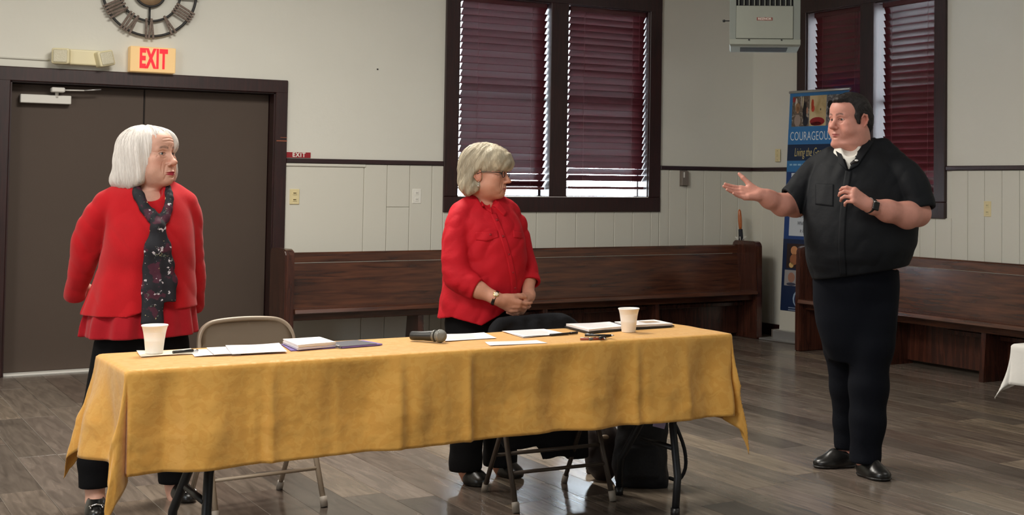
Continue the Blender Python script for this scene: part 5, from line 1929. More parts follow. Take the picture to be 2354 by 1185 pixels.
def build_hand(S, w, D, N, left_thumb, curls, sc=1.0, spread=.06, thumb=(.75, .35, .3, .2), k0=.02):
    """w wrist, D direction to the knuckles, N palm normal; thumb on the side T"""
    D = np.asarray(D, float); D /= np.linalg.norm(D)
    N = np.asarray(N, float); N -= D * (N @ D); N /= np.linalg.norm(N)
    T = np.cross(D, N) * left_thumb
    H = Frame(w, np.stack([D, T, N]), sc)
    base = [(.090, .030), (.094, .010), (.089, -.010), (.080, -.029)]
    lens = [(.042, .025, .021), (.046, .029, .022), (.042, .027, .022), (.033, .021, .019)]
    rad = [(.0098, .0086, .0076, .0064), (.0101, .0088, .0078, .0066), (.0097, .0084, .0074, .0062), (.0086, .0074, .0066, .0055)]
    S.add(H.cap((-.03, 0, 0), (.01, 0, 0), .027, .025), k0)
    for (x, t), r in zip(base, (.0135, .0135, .013, .012)):
        S.add(H.cap((.012, t * .55, 0), (x, t, 0), .0155, r), .014)
    S.add(H.cap((.018, .020, .006), (.05, .036, .012), .017, .0135), .014)
    S.add(H.cap((.02, -.018, .008), (.06, -.026, .008), .014, .011), .014)
    for f in range(4):
        x, t = base[f]
        ang = 0.0
        p = np.array([x - .004, t, 0.0])
        sd = (1.5 - f) * spread
        pts, rs = [p], [rad[f][0] * 1.08]
        for j in range(3):
            ang += curls[f][j]
            d = np.array([math.cos(ang) * math.cos(sd), math.sin(sd) * (1 if ang < 1.2 else .3), math.sin(ang)])
            p = p + d * lens[f][j]
            pts.append(p); rs.append(rad[f][j + 1])
        S.add(H.chain(pts, rs, .003), .006)
    a, b, c1, c2 = thumb          # opening to the side, lift towards the palm, bends
    p = np.array([.026, .026, .008])
    d = np.array([math.cos(a) * math.cos(b), math.sin(a) * math.cos(b), math.sin(b)])
    pts, rs = [p], [.0155]
    p = p + d * .044; pts.append(p); rs.append(.0122)
    for L_, c_, r in ((.033, c1, .0108), (.027, c2, .0078)):
        # bend towards the palm and back over the fingers
        d = d * math.cos(c_) + np.array([.5, -.6, .62]) * math.sin(c_)
        d /= np.linalg.norm(d)
        p = p + d * L_; pts.append(p); rs.append(r)
    S.add(H.chain(pts, rs, .004), .010)
    return H


def strands(name, S, H, mat_, parent, n, pick, flow, step=.010, steps=12, r=.0007, seed=1, lift=.001, jit=.25, h=.006):
    """thin hair locks that follow a flow over a solid"""
    D, lo = S.grid(h)
    V, F = surface_nets(D, lo, h)
    rs = np.random.RandomState(seed)
    V = V.astype(f32)
    ok = np.flatnonzero(pick(H.inv(V)))
    i = rs.choice(ok, n)
    P = V[i] + rs.normal(0, h * .5, (n, 3)).astype(f32)
    J = rs.normal(0, jit, (n, 3)).astype(f32)
    rows = []; norms = []
    L = rs.uniform(.5, 1.2, n).astype(f32)
    lf = rs.uniform(-.3, 1.6, n).astype(f32) * f32(lift)
    for k in range(steps):
        g = grad(S, P)
        d = S.ev(P)
        P = P - g * (d - lf)[:, None]
        rows.append(P.copy()); norms.append(g)
        t = flow(H.inv(P)).astype(f32) @ H.M.astype(f32) + J * .35
        t = t - g * (t * g).sum(1)[:, None]
        t /= np.linalg.norm(t, axis=1)[:, None] + 1e-6
        P = P + t * (f32(step) * L)[:, None]
    R = np.stack(rows)                                   # steps, n, 3
    T = np.gradient(R, axis=0)
    T /= np.linalg.norm(T, axis=2)[..., None] + 1e-9
    g = np.stack(norms)
    B = np.cross(T, g)
    B /= np.linalg.norm(B, axis=2)[..., None] + 1e-9
    w = (np.sin(np.linspace(.25, 1, steps) * math.pi) ** .6 * r + r * .15)[:, None, None]
    A = np.stack([R + B * w, R + g * w, R - B * w], 2)   # steps, n, 3 corners, xyz
    Vv = A.transpose(1, 0, 2, 3).reshape(-1, 3)
    a = np.arange(n)[:, None, None] * (steps * 3)
    kk = np.arange(steps - 1)[None, :, None] * 3
    Fq = []
    for c in (0, 1):
        q = np.stack([a + kk + c, a + kk + c + 1, a + kk + 3 + c + 1, a + kk + 3 + c], -1).reshape(-1, 4)
        Fq.append(q)
    o = link(name, np_mesh(name, Vv, np.concatenate(Fq)), mat_, parent)
    o['kind'] = 'stuff'
    return o


def shoe(S, heel, toe, w=.045, h=.055, k=.02):
    heel, toe = np.asarray(heel, float), np.asarray(toe, float)
    d = toe - heel; L = np.linalg.norm(d); d /= L
    s = np.cross([0, 0, 1.0], d)
    M = np.stack([d, s, [0, 0, 1.0]])
    H = Frame(heel, M)
    S.add(H.ell((L * .22, 0, .035), (L * .26, w * .82, .05)), 0)
    S.add(H.ell((L * .66, 0, .022), (L * .36, w, .036)), .03)
    S.add(H.ell((L * .45, 0, .035), (L * .3, w * .8, h * .8)), .03)
    S.clip(half((0, 0, -1), (0, 0, .004)), .003)
    return H


def ring(S, a, b, r, w, th):
    """a band round the axis a->b, centred on a"""
    d = (b - a) / np.linalg.norm(b - a)
    K = Solid().add(cap(a - d * .1, a + d * .1, r + th))
    K.clip(half(d, a + d * w / 2)).clip(half(-d, a - d * w / 2))
    K.cut(cap(a - d * .15, a + d * .15, r - .002))
    return K



# ------------------------------------------------------------------ older woman with a white bob, red tunic and scarf
W1 = Person((1.269, 6.075, 0), 6.2061, 11.799, 320, (-0.02107016, 1.690857, 0.04580405, -0.01128683, 0.1832917), (0.848057, -0.03691917, -1.816684, -0.1971099, -0.004302094))


def woman_one():
    E = W1.e
    H = head_frame(E(345, 359, 0), 51, 7, 0, 1.06)
    S = Solid()
    build_head(S, H, jaw=1.0, fat=.012, nose=1.08, age=1.0, lip=.95, eye_open=1.12, neck=E(340, 470, .04), neck_r=.055)
    # trunk, arms behind the back, legs
    S.add(loft(W1.rows([(440, 305, 375, -.05, .1), (470, 250, 430, -.08, .12), (560, 258, 432, -.12, .13), (640, 262, 430, -.10, .12), (760, 240, 425, -.12, .14), (830, 250, 415, -.1, .13)])), .03)
    for pts in ([(246, 480, .03, .032), (210, 560, .06, .038), (178, 655, .15, .034), (225, 690, .24, .028)],
                [(428, 482, .03, .032), (440, 570, .08, .042), (443, 665, .16, .034), (370, 692, .25, .028)]):
        p, r = W1.ch(pts)
        S.add(chain(p, r, .01), .02)
    build_hand(S, E(243, 692, .25), (1, .1, -.2), (0, 1, 0), 1, [(.4, .5, .3)] * 4, .92)
    build_hand(S, E(350, 694, .265), (-1, .1, -.2), (0, 1, 0), -1, [(.4, .5, .3)] * 4, .92)
    for pts in ([(270, 800, 0, .085), (235, 960, -.03, .06), (218, 1100, -.03, .042), (219, 1150, -.035, .036), (221, 1166, -.06, .036)],
                [(370, 800, 0, .085), (385, 960, .05, .06), (398, 1095, .12, .042), (404, 1135, .13, .036), (408, 1148, .10, .036)]):
        p, r = W1.ch(pts)
        S.add(chain(p, r, .01), .02)
    for a, b in (((221, 1160, -.03), (222, 1186, -.17)), ((400, 1143, .12), (437, 1165, .02))):
        S.add(cap(E(*a) * [1, 1, 0] + [0, 0, .045], E(*b) * [1, 1, 0] + [0, 0, .024], .030, .016), .02)
    col = face_colour(H, srgb(214, 166, 146), srgb(160, 40, 58), srgb(112, 88, 76), blush=.5, lipw=.62)
    body = solid_obj('person', S, .0040, MAT['skin'], None, col, fine=[(face_zone(H), 3)])
    W1.place(body)
    tag(body, 'older woman with white bob, red layered tunic and floral scarf, standing before the brown doors', 'person')
    eyes(H, body, srgb(92, 104, 112), (1, .15, .05))

    # hair: a full bob, parted high on the left, covering the ears
    red = MAT['red_knit']
    G = Solid()
    G.add(H.ell((-.016, -.004, .046), (.100, .090, .078)), 0)
    G.add(H.ell((-.040, -.010, .010), (.084, .092, .100)), .04)
    G.add(H.ell((-.025, -.066, -.025), (.060, .034, .085)), .04)
    G.add(H.ell((-.066, -.028, -.05), (.060, .072, .072)), .04)
    G.add(H.ell((-.046, -.072, -.086), (.056, .030, .038)), .035)
    G.add(H.ell((-.100, -.045, -.088), (.046, .050, .038)), .035)
    G.add(H.ell((-.020, .070, -.035), (.060, .030, .082)), .04)
    G.add(H.ell((.034, .068, -.050), (.030, .022, .058)), .03)
    G.add(H.ell((.026, .030, .060), (.060, .056, .044)), .02)
    G.add(H.ell((.052, .046, .036), (.040, .030, .036)), .02)
    G.cut(H.ell((.125, -.004, -.055), (.090, .058, .096)), .012)
    G.cut(H.ell((.098, -.028, .012), (.050, .045, .044)), .010)
    G.cut(H.ell((.03, -.02, -.165), (.12, .105, .06)), .012)
    G.cut(H.cap((.10, -.004, .100), (.01, .000, .132), .007, .007), .012)

    def groove(P, d):
        q = H.inv(P)
        ph = np.arctan2(q[:, 1] - .012, q[:, 0] + .02)
        z = q[:, 2]
        w = np.clip((.16 - z) / .06, 0, 1)
        A = np.stack([ph * 9, z * 9, ph * 0 + 3], 1).astype(f32)
        B = np.stack([ph * 26, z * 14, ph * 0 + 9], 1).astype(f32)
        return (noise3(A) * .004 + noise3(B) * .0022) * w
    G.disp = groove
    hair = solid_obj('hair', G, .0035, MAT['white_hair'], body)

    def flow(q):
        x = q[:, 0] + .02; y = q[:, 1] - .012
        r = np.sqrt(x * x + y * y) + .02
        t = np.clip((.10 - q[:, 2]) / .1, 0, 1)
        out = np.where(q[:, 2] < -.05, .25, 0)
        return np.stack([x / r * (1 - t + out), y / r * (1 - t + out), -(t + .15)], 1)
    strands('hair_locks', G, H, MAT['white_hair'], body, 4200, lambda q: (q[:, 2] > -.1), flow, .014, 10, .00055, 3, .0008, .12)

    # tunic: upper layer with sleeves, lower layer under it
    T = Solid()
    T.add(loft(W1.rows([(412, 308, 376, -.06, .09), (428, 282, 398, -.075, .10), (446, 246, 428, -.09, .115), (480, 234, 443, -.115, .13), (530, 238, 447, -.155, .135), (570, 238, 449, -.165, .13),
                        (620, 225, 450, -.15, .13), (680, 203, 452, -.165, .15), (733, 184, 455, -.18, .17), (750, 180, 456, -.185, .175)])), 0)
    T.add(W1.tube([(296, 436, .02, .045), (250, 468, .02, .056)]), .03)
    T.add(W1.tube([(390, 436, .02, .042), (425, 468, .03, .052)]), .03)
    sl = [W1.ch(q) for q in ([(250, 468, .02, .056), (228, 503, .025, .061), (206, 545, .04, .060), (190, 610, .08, .053), (172, 668, .13, .040), (172, 684, .17, .039)],
                             [(425, 468, .03, .052), (433, 502, .04, .053), (440, 560, .06, .048), (446, 640, .11, .044), (451, 698, .16, .038), (450, 711, .19, .037)])]

    def folds(P):
        x, y, z = P.T
        lowr = np.clip((1.14 - z) / .3, 0, 1)
        ph = np.arctan2(y, x)
        A = np.stack([ph * 3.2, z * 1.5, z * 0 + 1], 1).astype(f32)
        f = noise3(A) * .016 * lowr
        B = P * np.array([9, 9, 6], f32)
        C = np.stack([x * 14 + z * 9, y * 6, z * 5 - x * 4], 1).astype(f32)
        return f + noise3(B) * .0035 + (.5 - np.abs(noise3(C))) * .0075
    T.warp(folds)
    # hem line: level at the left, rising to the right
    a, b, c = E(183, 734, -.16), E(335, 720, -.2), E(455, 711, -.15)
    n1 = np.array([-(b[2] - a[2]) / (b[0] - a[0]) * 1.0, 0, 1.0])
    LOW = loft(W1.rows([(600, 180, 480, -.4, .4), (800, 180, 480, -.4, .4)]))

    def hemcut(P):
        z = np.interp(P[:, 0], [a[0], b[0] - .07, b[0], c[0]], [a[2], a[2], b[2], c[2]]).astype(f32)
        ins = (P[:, 0] > a[0] - .06) & (P[:, 0] < c[0] + .02)
        return np.where(ins & (P[:, 2] < z + .02), P[:, 2] - z, .03).astype(f32)
    T.cut(Pr(hemcut, (a + c) / 2, INF), .002)
    # hollow under the hem
    T.cut(loft(W1.rows([(690, 222, 436, -.135, .12), (733, 207, 437, -.146, .14), (770, 200, 440, -.15, .145)])), .004)
    # neckline
    T.cut(cap(E(345, 405, -.06), E(345, 440, -.07), .062, .050), .006)

    for p, r in sl:
        T.add(sub(sleeve(p, r, .04, folds, 0, .02, None, (0, .55, -.85))), .012)
    tunic = solid_obj('tunic', T, .005, red, body)
    Lr = Solid()
    Lr.add(loft(W1.rows([(660, 214, 444, -.15, .14), (700, 204, 447, -.155, .145), (740, 191, 450, -.165, .155), (787, 183, 454, -.175, .165), (800, 181, 455, -.18, .17)])), 0)
    def folds2(P):
        ph = np.arctan2(P[:, 1], P[:, 0])
        A = np.stack([ph * 4.2, P[:, 2] * 1.2, P[:, 2] * 0 + 7], 1).astype(f32)
        return noise3(A) * .018 * np.clip((.95 - P[:, 2]) / .2, .2, 1)
    Lr.warp(folds2)
    h0, h1 = E(182, 787, -.16), E(455, 774, -.16)

    def hem2(P):
        z = np.interp(P[:, 0], [h0[0], h0[0] + .15, h1[0]], [h0[2], h0[2], h1[2]]).astype(f32)
        return (P[:, 2] - z).astype(f32)
    Lr.cut(Pr(hem2, h0, INF), .002)
    Lr.cut(loft(W1.rows([(720, 222, 432, -.13, .12), (787, 206, 436, -.14, .13), (820, 204, 438, -.145, .14)])), .004)

    solid_obj('under_tunic', Lr, .005, MAT['red_knit_deep'], body)

    # trousers
    Q = Solid()
    legs = []
    Q.add(loft(W1.rows([(690, 268, 412, -.11, .12), (760, 238, 428, -.125, .15), (830, 225, 432, -.12, .15), (870, 240, 425, -.09, .12)])), 0)
    for pts in ([(280, 800, 0, .11), (240, 950, -.03, .085), (217, 1060, -.03, .063), (217, 1120, -.03, .062)],
                [(368, 800, 0, .11), (388, 950, .05, .085), (398, 1060, .11, .063), (398, 1110, .12, .060)]):
        p, r = W1.ch(pts)
        legs.append((p, r))
        Q.add(chain(p, r, .02), .03)
    Q.warp(lambda P: noise3(P * np.array([9, 9, 3], f32)) * .005)
    for p, r in legs:
        Q.cut(cap(p[-1] + [0, 0, .03], p[-1] - [0, 0, .2], r[-1] - .013), .002)
        Q.cut(box(p[-1] - [0, 0, .058], (.12, .12, .06)), .002)
    solid_obj('trousers', Q, .007, MAT['black_cloth'], body)

    # loafers with a metal bar
    for (a, b) in (((219, 1168, -.01), (222, 1187, -.19)), ((398, 1140, .16), (441, 1163, .0))):
        a, b = E(*a) * [1, 1, 0], E(*b) * [1, 1, 0]
        K = Solid()
        h_ = shoe(K, a, b, .042, .052)
        K.cut(h_.ell((.055, 0, .095), (.058, .030, .048)), .006)
        sh = solid_obj('loafer', K, .0035, MAT['black_leather'], body)
        B = Solid().add(h_.chain([(.150, -.026, .054), (.156, 0, .062), (.150, .026, .054)], .0035))
        B.add(h_.cap((.150, .02, .056), (.164, .022, .05), .004), .002).add(h_.cap((.150, -.02, .056), (.164, -.022, .05), .004), .002)
        solid_obj('metal_bar', B, .0022, MAT['chrome'], sh)

    # scarf: loop round the neck, knot on the breast, two tails
    K = Solid()
    yS = lambda u, v: float(trace(T, np.array([E(u, v)[0]], f32), np.array([E(u, v)[2]], f32))[0])

    def on(u, v, off=.012):
        y = min(yS(u, v), .02)
        for _ in range(3):
            q = E(u, v, y)
            y = float(trace(T, np.array([q[0]], f32), np.array([q[2]], f32))[0])
            y = min(y, 0.0)
        return E(u, v, y - off)
    lft = [E(306, 424, .035), E(309, 434, -.03)] + [on(u, v) for u, v in ((320, 452), (334, 478), (350, 503), (362, 520))]
    rgt = [E(376, 424, .03), E(383, 434, -.03), E(388, 446, -.075)] + [on(u, v) for u, v in ((390, 458), (385, 482), (376, 503), (366, 520))]
    sq = (1, 2.0, 1)
    K.add(chain(lft, [.019, .021, .022, .022, .022, .021], .008, sq), 0)
    K.add(chain(rgt, [.018, .016, .015, .015, .016, .018, .019], .008, sq), .008)
    K.add(chain([E(306, 424, .035), E(322, 428, .1), E(352, 428, .115), E(378, 428, .09), E(386, 430, .035)], .024, .02), .01)
    K.add(ell(on(362, 522, .022), (.027, .024, .028)), .012)
    tl = [on(u, v, .012) for u, v in ((360, 530), (352, 570), (347, 620), (345, 670), (350, 742))]
    K.add(chain(tl, [.024, .027, .030, .036, .050], .02, sq), .012)
    tr = [on(u, v, .026) for u, v in ((366, 530), (374, 570), (380, 610), (384, 650), (386, 692))]
    K.add(chain(tr, [.024, .027, .031, .034, .036], .02, sq), .008)
    K.cut(half((0, 0, 1), E(350, 739, 0)), .002)
    z2 = E(386, 690, 0)[2]; x2 = E(377, 690, 0)[0]
    K.cut(box((x2 + .1, -.2, z2 - .1), (.1, .3, .1)), .003)

    def sf(P, d):
        x, y, z = P.T
        A = np.stack([x * 38 + z * 3, z * 4, x * 0], 1).astype(f32)
        return noise3(A) * .005 + noise3(P * np.array([30, 20, 12], f32)) * .001
    K.disp = sf
    solid_obj('scarf', K, .004, MAT['floral'], body)
    return body


def floral_material():
    m = mat('floral', (.01, .012, .02), .75)
    nt = m.node_tree; b = nt.nodes['Principled BSDF']
    tc = nt.nodes.new('ShaderNodeTexCoord')
    mp = nt.nodes.new('ShaderNodeMapping'); mp.inputs['Scale'].default_value = (1, .3, 1)
    nt.links.new(tc.outputs['Object'], mp.inputs[0])

    def spots(scale, lo, hi, ofs):
        mo = nt.nodes.new('ShaderNodeVectorMath'); mo.operation = 'ADD'; mo.inputs[1].default_value = ofs
        nt.links.new(mp.outputs[0], mo.inputs[0])
        n = nt.nodes.new('ShaderNodeTexNoise'); n.inputs['Scale'].default_value = scale; n.inputs['Detail'].default_value = 3
        nt.links.new(mo.outputs[0], n.inputs['Vector'])
        r = nt.nodes.new('ShaderNodeMapRange'); r.inputs[1].default_value = lo; r.inputs[2].default_value = hi
        nt.links.new(n.outputs[0], r.inputs[0]); return r.outputs[0]
    src = None
    for sc, lo, hi, of, c in ((17, .55, .58, (0, 0, 0), srgb(70, 22, 44)), (60, .66, .69, (3, 1, 2), srgb(90, 100, 90)), (44, .645, .67, (7, 5, 1), srgb(206, 198, 204)), (60, .70, .72, (2, 9, 4), srgb(200, 186, 132))):
        mx = nt.nodes.new('ShaderNodeMix'); mx.data_type = 'RGBA'
        nt.links.new(spots(sc, lo, hi, of), mx.inputs['Factor'])
        if src is None:
            mx.inputs['A'].default_value = (*srgb(20, 20, 30), 1)
        else:
            nt.links.new(src, mx.inputs['A'])
        mx.inputs['B'].default_value = (*c, 1)
        src = mx.outputs['Result']
    nt.links.new(src, b.inputs['Base Color'])
    return m


MAT['floral'] = floral_material()
woman_one()
# ------------------------------------------------------------------ woman in a red button shirt, hands clasped
W2 = Person((2.739, 5.785, 0), 6.4007, 25.336, 1130, (-0.01304815, 1.985254, 0.03343084, -0.02205559, 0.0895617), (0.8137754, -0.00310381, -1.997857, -0.09019415, -0.0001961972))


def woman_two():
    E = W2.e
    H = head_frame(E(1116, 399, -.03), 72, -1, 0, 1.03, .84)
    S = Solid()
    build_head(S, H, jaw=1.02, fat=.02, nose=1.0, age=.8, lip=.7, eye_open=.8, neck=E(1112, 475, .02), neck_r=.054)
    S.add(loft(W2.rows([(470, 1075, 1145, -.06, .06), (490, 1050, 1170, -.09, .1), (560, 1050, 1190, -.11, .11), (640, 1050, 1170, -.09, .09), (740, 1050, 1155, -.1, .1), (800, 1055, 1150, -.09, .09)])), .03)
    arms = ([(1062, 505, -.06, .030), (1052, 560, -.12, .036), (1054, 640, -.16, .042), (1100, 668, -.2, .037), (1143, 689, -.215, .0255)],
            [(1176, 508, .07, .030), (1203, 590, .1, .040), (1214, 645, .03, .034), (1214, 684, -.08, .0255)])
    for pts in arms:
        p, r = W2.ch(pts)
        S.add(chain(p, r, .015), .02)
    build_hand(S, E(1150, 692, -.215), E(1196, 712, -.185) - E(1150, 692, -.215), (.15, 1, .25), 1,
               [(.25, .35, .25), (.3, .4, .3), (.35, .45, .3), (.4, .5, .3)], .92, .05, (.35, .3, .2, .1))
    build_hand(S, E(1214, 688, -.09), E(1200, 713, -.16) - E(1214, 688, -.09), (-.8, .1, .2), -1,
               [(.35, .55, .4), (.4, .6, .4), (.4, .6, .4), (.45, .6, .4)], .90, .05, (.7, .3, .3, .2))
    for pts in ([(1085, 800, -.05, .08), (1078, 950, -.06, .06), (1074, 1080, -.05, .04), (1078, 1098, -.03, .034)],
                [(1140, 800, .06, .08), (1148, 950, .09, .06), (1152, 1070, .12, .04), (1156, 1085, .13, .034)]):
        p, r = W2.ch(pts)
        S.add(chain(p, r, .01), .02)
    for a, b in (((1078, 1098, -.05), (1110, 1108, -.08)), ((1156, 1085, .12), (1188, 1098, .06))):
        S.add(cap(E(*a) * [1, 1, 0] + [0, 0, .04], E(*b) * [1, 1, 0] + [0, 0, .026], .028, .016), .02)
    col = face_colour(H, srgb(206, 150, 126), srgb(160, 84, 78), srgb(150, 128, 104), blush=.3, lipw=.5)
    body = solid_obj('person', S, .0038, MAT['skin'], None, col, fine=[(face_zone(H), 3), (hand_zone(E(1170, 702, -.2)), 2)])
    W2.place(body)
    tag(body, 'woman with short blonde hair and glasses in red button shirt, hands clasped, mid-table', 'person')
    eyes(H, body, srgb(80, 70, 60), (1, 0, -.2))

    G = Solid()
    G.add(H.ell((-.006, 0, .052), (.108, .090, .086)), 0)
    G.add(H.ell((.056, .0, .062), (.060, .074, .046)), .03)
    G.add(H.ell((.080, .010, .042), (.036, .064, .034)), .03)
    G.add(H.ell((-.046, 0, -.002), (.074, .088, .110)), .04)
    G.add(H.ell((-.056, -.02, -.062), (.056, .070, .052)), .03)
    for s_ in (1, -1):
        G.add(H.ell((-.040, s_ * .066, -.055), (.036, .024, .062)), .03)
    G.cut(H.ell((.118, 0, -.07), (.112, .12, .088)), .012)
    for s_ in (1, -1):
        G.cut(H.ell((-.002, s_ * .100, -.026), (.026, .034, .040)), .008)
        G.cut(H.ell((.03, s_ * .095, -.01), (.04, .03, .026)), .01)
    G.cut(H.ell((.01, 0, -.14), (.075, .10, .062)), .012)

    def groove(P):
        q = H.inv(P)
        # locks run from the crown forward over the brow and down at the back
        ph = np.arctan2(q[:, 1], q[:, 2] * .6 + .05) * 1.0
        A = np.stack([q[:, 0] * 55 - q[:, 2] * 34, q[:, 1] * 22, q[:, 2] * 12], 1).astype(f32)
        B = np.stack([q[:, 0] * 130 - q[:, 2] * 70, q[:, 1] * 50, q[:, 2] * 16], 1).astype(f32)
        return noise3(A) * .0032 + noise3(B) * .002
    G.warp(groove)
    hair = solid_obj('hair', G, .0033, MAT['blonde_hair'], body)

    def flow(q):
        x, y, z = q.T
        fr = np.clip((x - .0) / .06, 0, 1)
        return np.stack([.55 * fr - .35 * (1 - fr) * (z > .03) + .12 * (z < -.05), np.sign(y) * .25 * (z > .08), -(.25 + np.clip((.12 - z) / .1, 0, 1))], 1)
    strands('hair_locks', G, H, MAT['blonde_hair'], body, 3200, lambda q: q[:, 2] > -.1, flow, .0095, 11, .00055, 5, .0012, .2)

    # glasses
    K = Solid()
    for s_ in (1, -1):
        c = [H.pt(.098 - .012 * abs(math.sin(t)) * 0 - .006 * (1 - math.cos(t * 1.0)) * 0 - .004, s_ * (.032 + .021 * math.cos(t)), -.003 + .0165 * math.sin(t)) for t in np.linspace(0, 2 * math.pi, 21)]
        K.add(chain(c, .0019), 0)
        K.add(H.chain([(.094, s_ * .053, .004), (.07, s_ * .070, .006), (.01, s_ * .0795, .006), (-.012, s_ * .082, -.004)], [.0021, .002, .0018, .0016]), .001)
    K.add(H.chain([(.094, -.011, .002), (.0975, 0, .004), (.094, .011, .002)], .0018), .001)
    solid_obj('glasses', K, .0014, MAT['black_plastic'], body, smooth_it=0)
    K = Solid()
    K.add(H.ball((-.003, -.0815, -.046), .0025)).add(H.cap((-.003, -.083, -.05), (-.003, -.083, -.064), .0012)).add(H.ball((-.003, -.083, -.068), .0045))
    solid_obj('earring', K, .0016, MAT['silver'], body)
    # shirt
    T = Solid()
    T.add(loft(W2.rows([(448, 1090, 1140, -.06, .055), (460, 1068, 1158, -.08, .08), (478, 1038, 1178, -.11, .11), (510, 1030, 1199, -.15, .14), (555, 1028, 1213, -.165, .15),
                        (610, 1022, 1212, -.165, .15), (650, 1018, 1206, -.165, .16), (700, 1010, 1198, -.17, .165), (745, 1003, 1190, -.175, .17)])), 0)
    T.add(W2.tube([(1098, 464, -.01, .045), (1062, 490, -.05, .056)]), .03)
    T.add(W2.tube([(1138, 464, .01, .042), (1172, 490, .06, .050)]), .03)
    sl = [W2.ch(q) for q in ([(1062, 492, -.06, .056), (1051, 525, -.09, .058), (1046, 580, -.13, .058), (1053, 640, -.165, .057), (1098, 667, -.2, .047)],
                             [(1170, 494, .07, .046), (1186, 524, .1, .052), (1203, 590, .1, .048), (1214, 632, .05, .047), (1216, 653, .02, .049)])]

    def folds(P):
        x, y, z = P.T
        A = np.stack([x * 7 + z * 5, y * 7, z * 4 - x * 2], 1).astype(f32)
        B = np.stack([x * 16 - z * 11, y * 12, z * 10 + x * 6], 1).astype(f32)
        C = np.stack([x * 5, y * 5, z * 26], 1).astype(f32)
        el = np.exp(-((x - sl[0][0][3][0]) ** 2 + (z - sl[0][0][3][2]) ** 2) / .012)
        return noise3(A) * .007 + (.5 - np.abs(noise3(B))) * .010 + noise3(C) * .006 * el
    T.warp(folds)
    # shirt tail: rounded hem, higher at the side
    us = [1000, 1010, 1040, 1075, 1108, 1148, 1170, 1200]
    vs_ = [731, 732, 725, 733, 742, 720, 704, 688]
    hx = np.array([E(u, v)[0] for u, v in zip(us, vs_)]); hz = np.array([E(u, v)[2] for u, v in zip(us, vs_)])
    T.cut(Pr(lambda P: np.where(P[:, 2] < hz.max() + .02, P[:, 2] - np.interp(P[:, 0], hx, hz), .03).astype(f32), E(1100, 735), INF), .002)
    T.cut(loft(W2.rows([(700, 1026, 1182, -.145, .14), (742, 1020, 1176, -.15, .145), (780, 1018, 1172, -.15, .145)])), .004)
    T.cut(cap(E(1113, 430, -.02), E(1124, 468, -.09), .054, .034), .006)
    for p, r in sl:
        T.add(sub(sleeve(p, r, .03, folds)), .012)
    shirt = solid_obj('shirt', T, .0045, MAT['red_cotton'], body)
    XZ = lambda *q: [E(u, v)[[0, 2]] for u, v in q]
    m = MAT['red_cotton']
    patch('collar', T, XZ((1099, 455), (1127, 472), (1131, 492), (1109, 475)), 14, 10, m, shirt, .006, .003)
    patch('collar', T, XZ((1134, 474), (1144, 466), (1163, 490), (1158, 497)), 12, 10, m, shirt, .006, .003)
    patch('pocket_flap', T, XZ((1094, 533), (1143, 529), (1146, 544), (1095, 550)), 16, 8, m, shirt, .0022, .002,
          edge=lambda q, s, t: q - np.stack([0 * s, .010 * t * (1 - np.abs(2 * s - 1))], 1))
    patch('pocket_flap', T, XZ((1178, 529), (1198, 535), (1201, 548), (1180, 545)), 10, 8, m, shirt, .0022, .002)
    pl = [(1134, 490), (1147, 520), (1160, 556), (1170, 590), (1178, 630), (1181, 660), (1181, 684)]
    for (a, b) in zip(pl, pl[1:]):
        pass
    P0 = np.array(XZ(*pl)); w = np.array([.013, 0])
    tt = np.linspace(0, len(pl) - 1, 40)
    cx = np.interp(tt, range(len(pl)), P0[:, 0]); cz = np.interp(tt, range(len(pl)), P0[:, 1])
    patch('button_band', T, [P0[0] - w, P0[0] + w, P0[-1] + w, P0[-1] - w], 5, 40, m, shirt, .0014, .0015,
          edge=lambda q, s, t: np.stack([np.interp(t, np.linspace(0, 1, 40), cx) + (s - .5) * .026, np.interp(t, np.linspace(0, 1, 40), cz)], 1))
    for u, v in ((1142, 507), (1156, 545), (1169, 586), (1178, 628), (1183, 664), (1127, 541)):
        q = E(u, v); y = float(trace(T, np.array([q[0]], f32), np.array([q[2]], f32))[0])
        q = E(u, v, y)
        g = grad(T, q[None])[0]
        solid_obj('button', Solid().add(ell(q + g * .004, (.0055, .0055, .0025), np.stack([np.cross(g, [0, 0, 1.0]), np.cross(g, np.cross(g, [0, 0, 1.0])), g]))), .0016, MAT['red_button'], shirt)

    # watch on the right wrist
    a, b = E(1138, 687, -.215), E(1150, 692, -.218)
    wst = solid_obj('watch_strap', ring(None, a, b, .0315, .014, .0030), .0016, MAT['black_leather'], body)
    wst['label'] = 'black leather watch strap'
    d = (b - a) / np.linalg.norm(b - a); n = np.array([.25, -.85, .5]); n -= d * (n @ d); n /= np.linalg.norm(n)
    M = np.stack([d, np.cross(n, d), n])
    wf = solid_obj('watch_case', Solid().add(ell(a + n * .0350, (.013, .013, .0045), M)), .0014, MAT['gold'], wst)
    wf['label'] = 'gold watch case'
    solid_obj('watch_dial', Solid().add(ell(a + n * .0382, (.0095, .0095, .0022), M)), .0011, MAT['cream'], wst)

    Q = Solid(); legs = []
    Q.add(loft(W2.rows([(690, 1035, 1180, -.12, .12), (740, 1022, 1178, -.135, .13), (830, 1030, 1190, -.13, .13), (870, 1040, 1185, -.09, .1)])), 0)
    for pts in ([(1082, 800, -.05, .1), (1074, 950, -.06, .08), (1070, 1060, -.05, .072), (1070, 1084, -.05, .074)],
                [(1145, 800, .06, .1), (1148, 950, .09, .08), (1150, 1050, .12, .075), (1150, 1072, .12, .077)]):
        p, r = W2.ch(pts); legs.append((p, r)); Q.add(chain(p, r, .02), .03)
    Q.warp(lambda P: noise3(P * np.array([10, 10, 3], f32)) * .007)
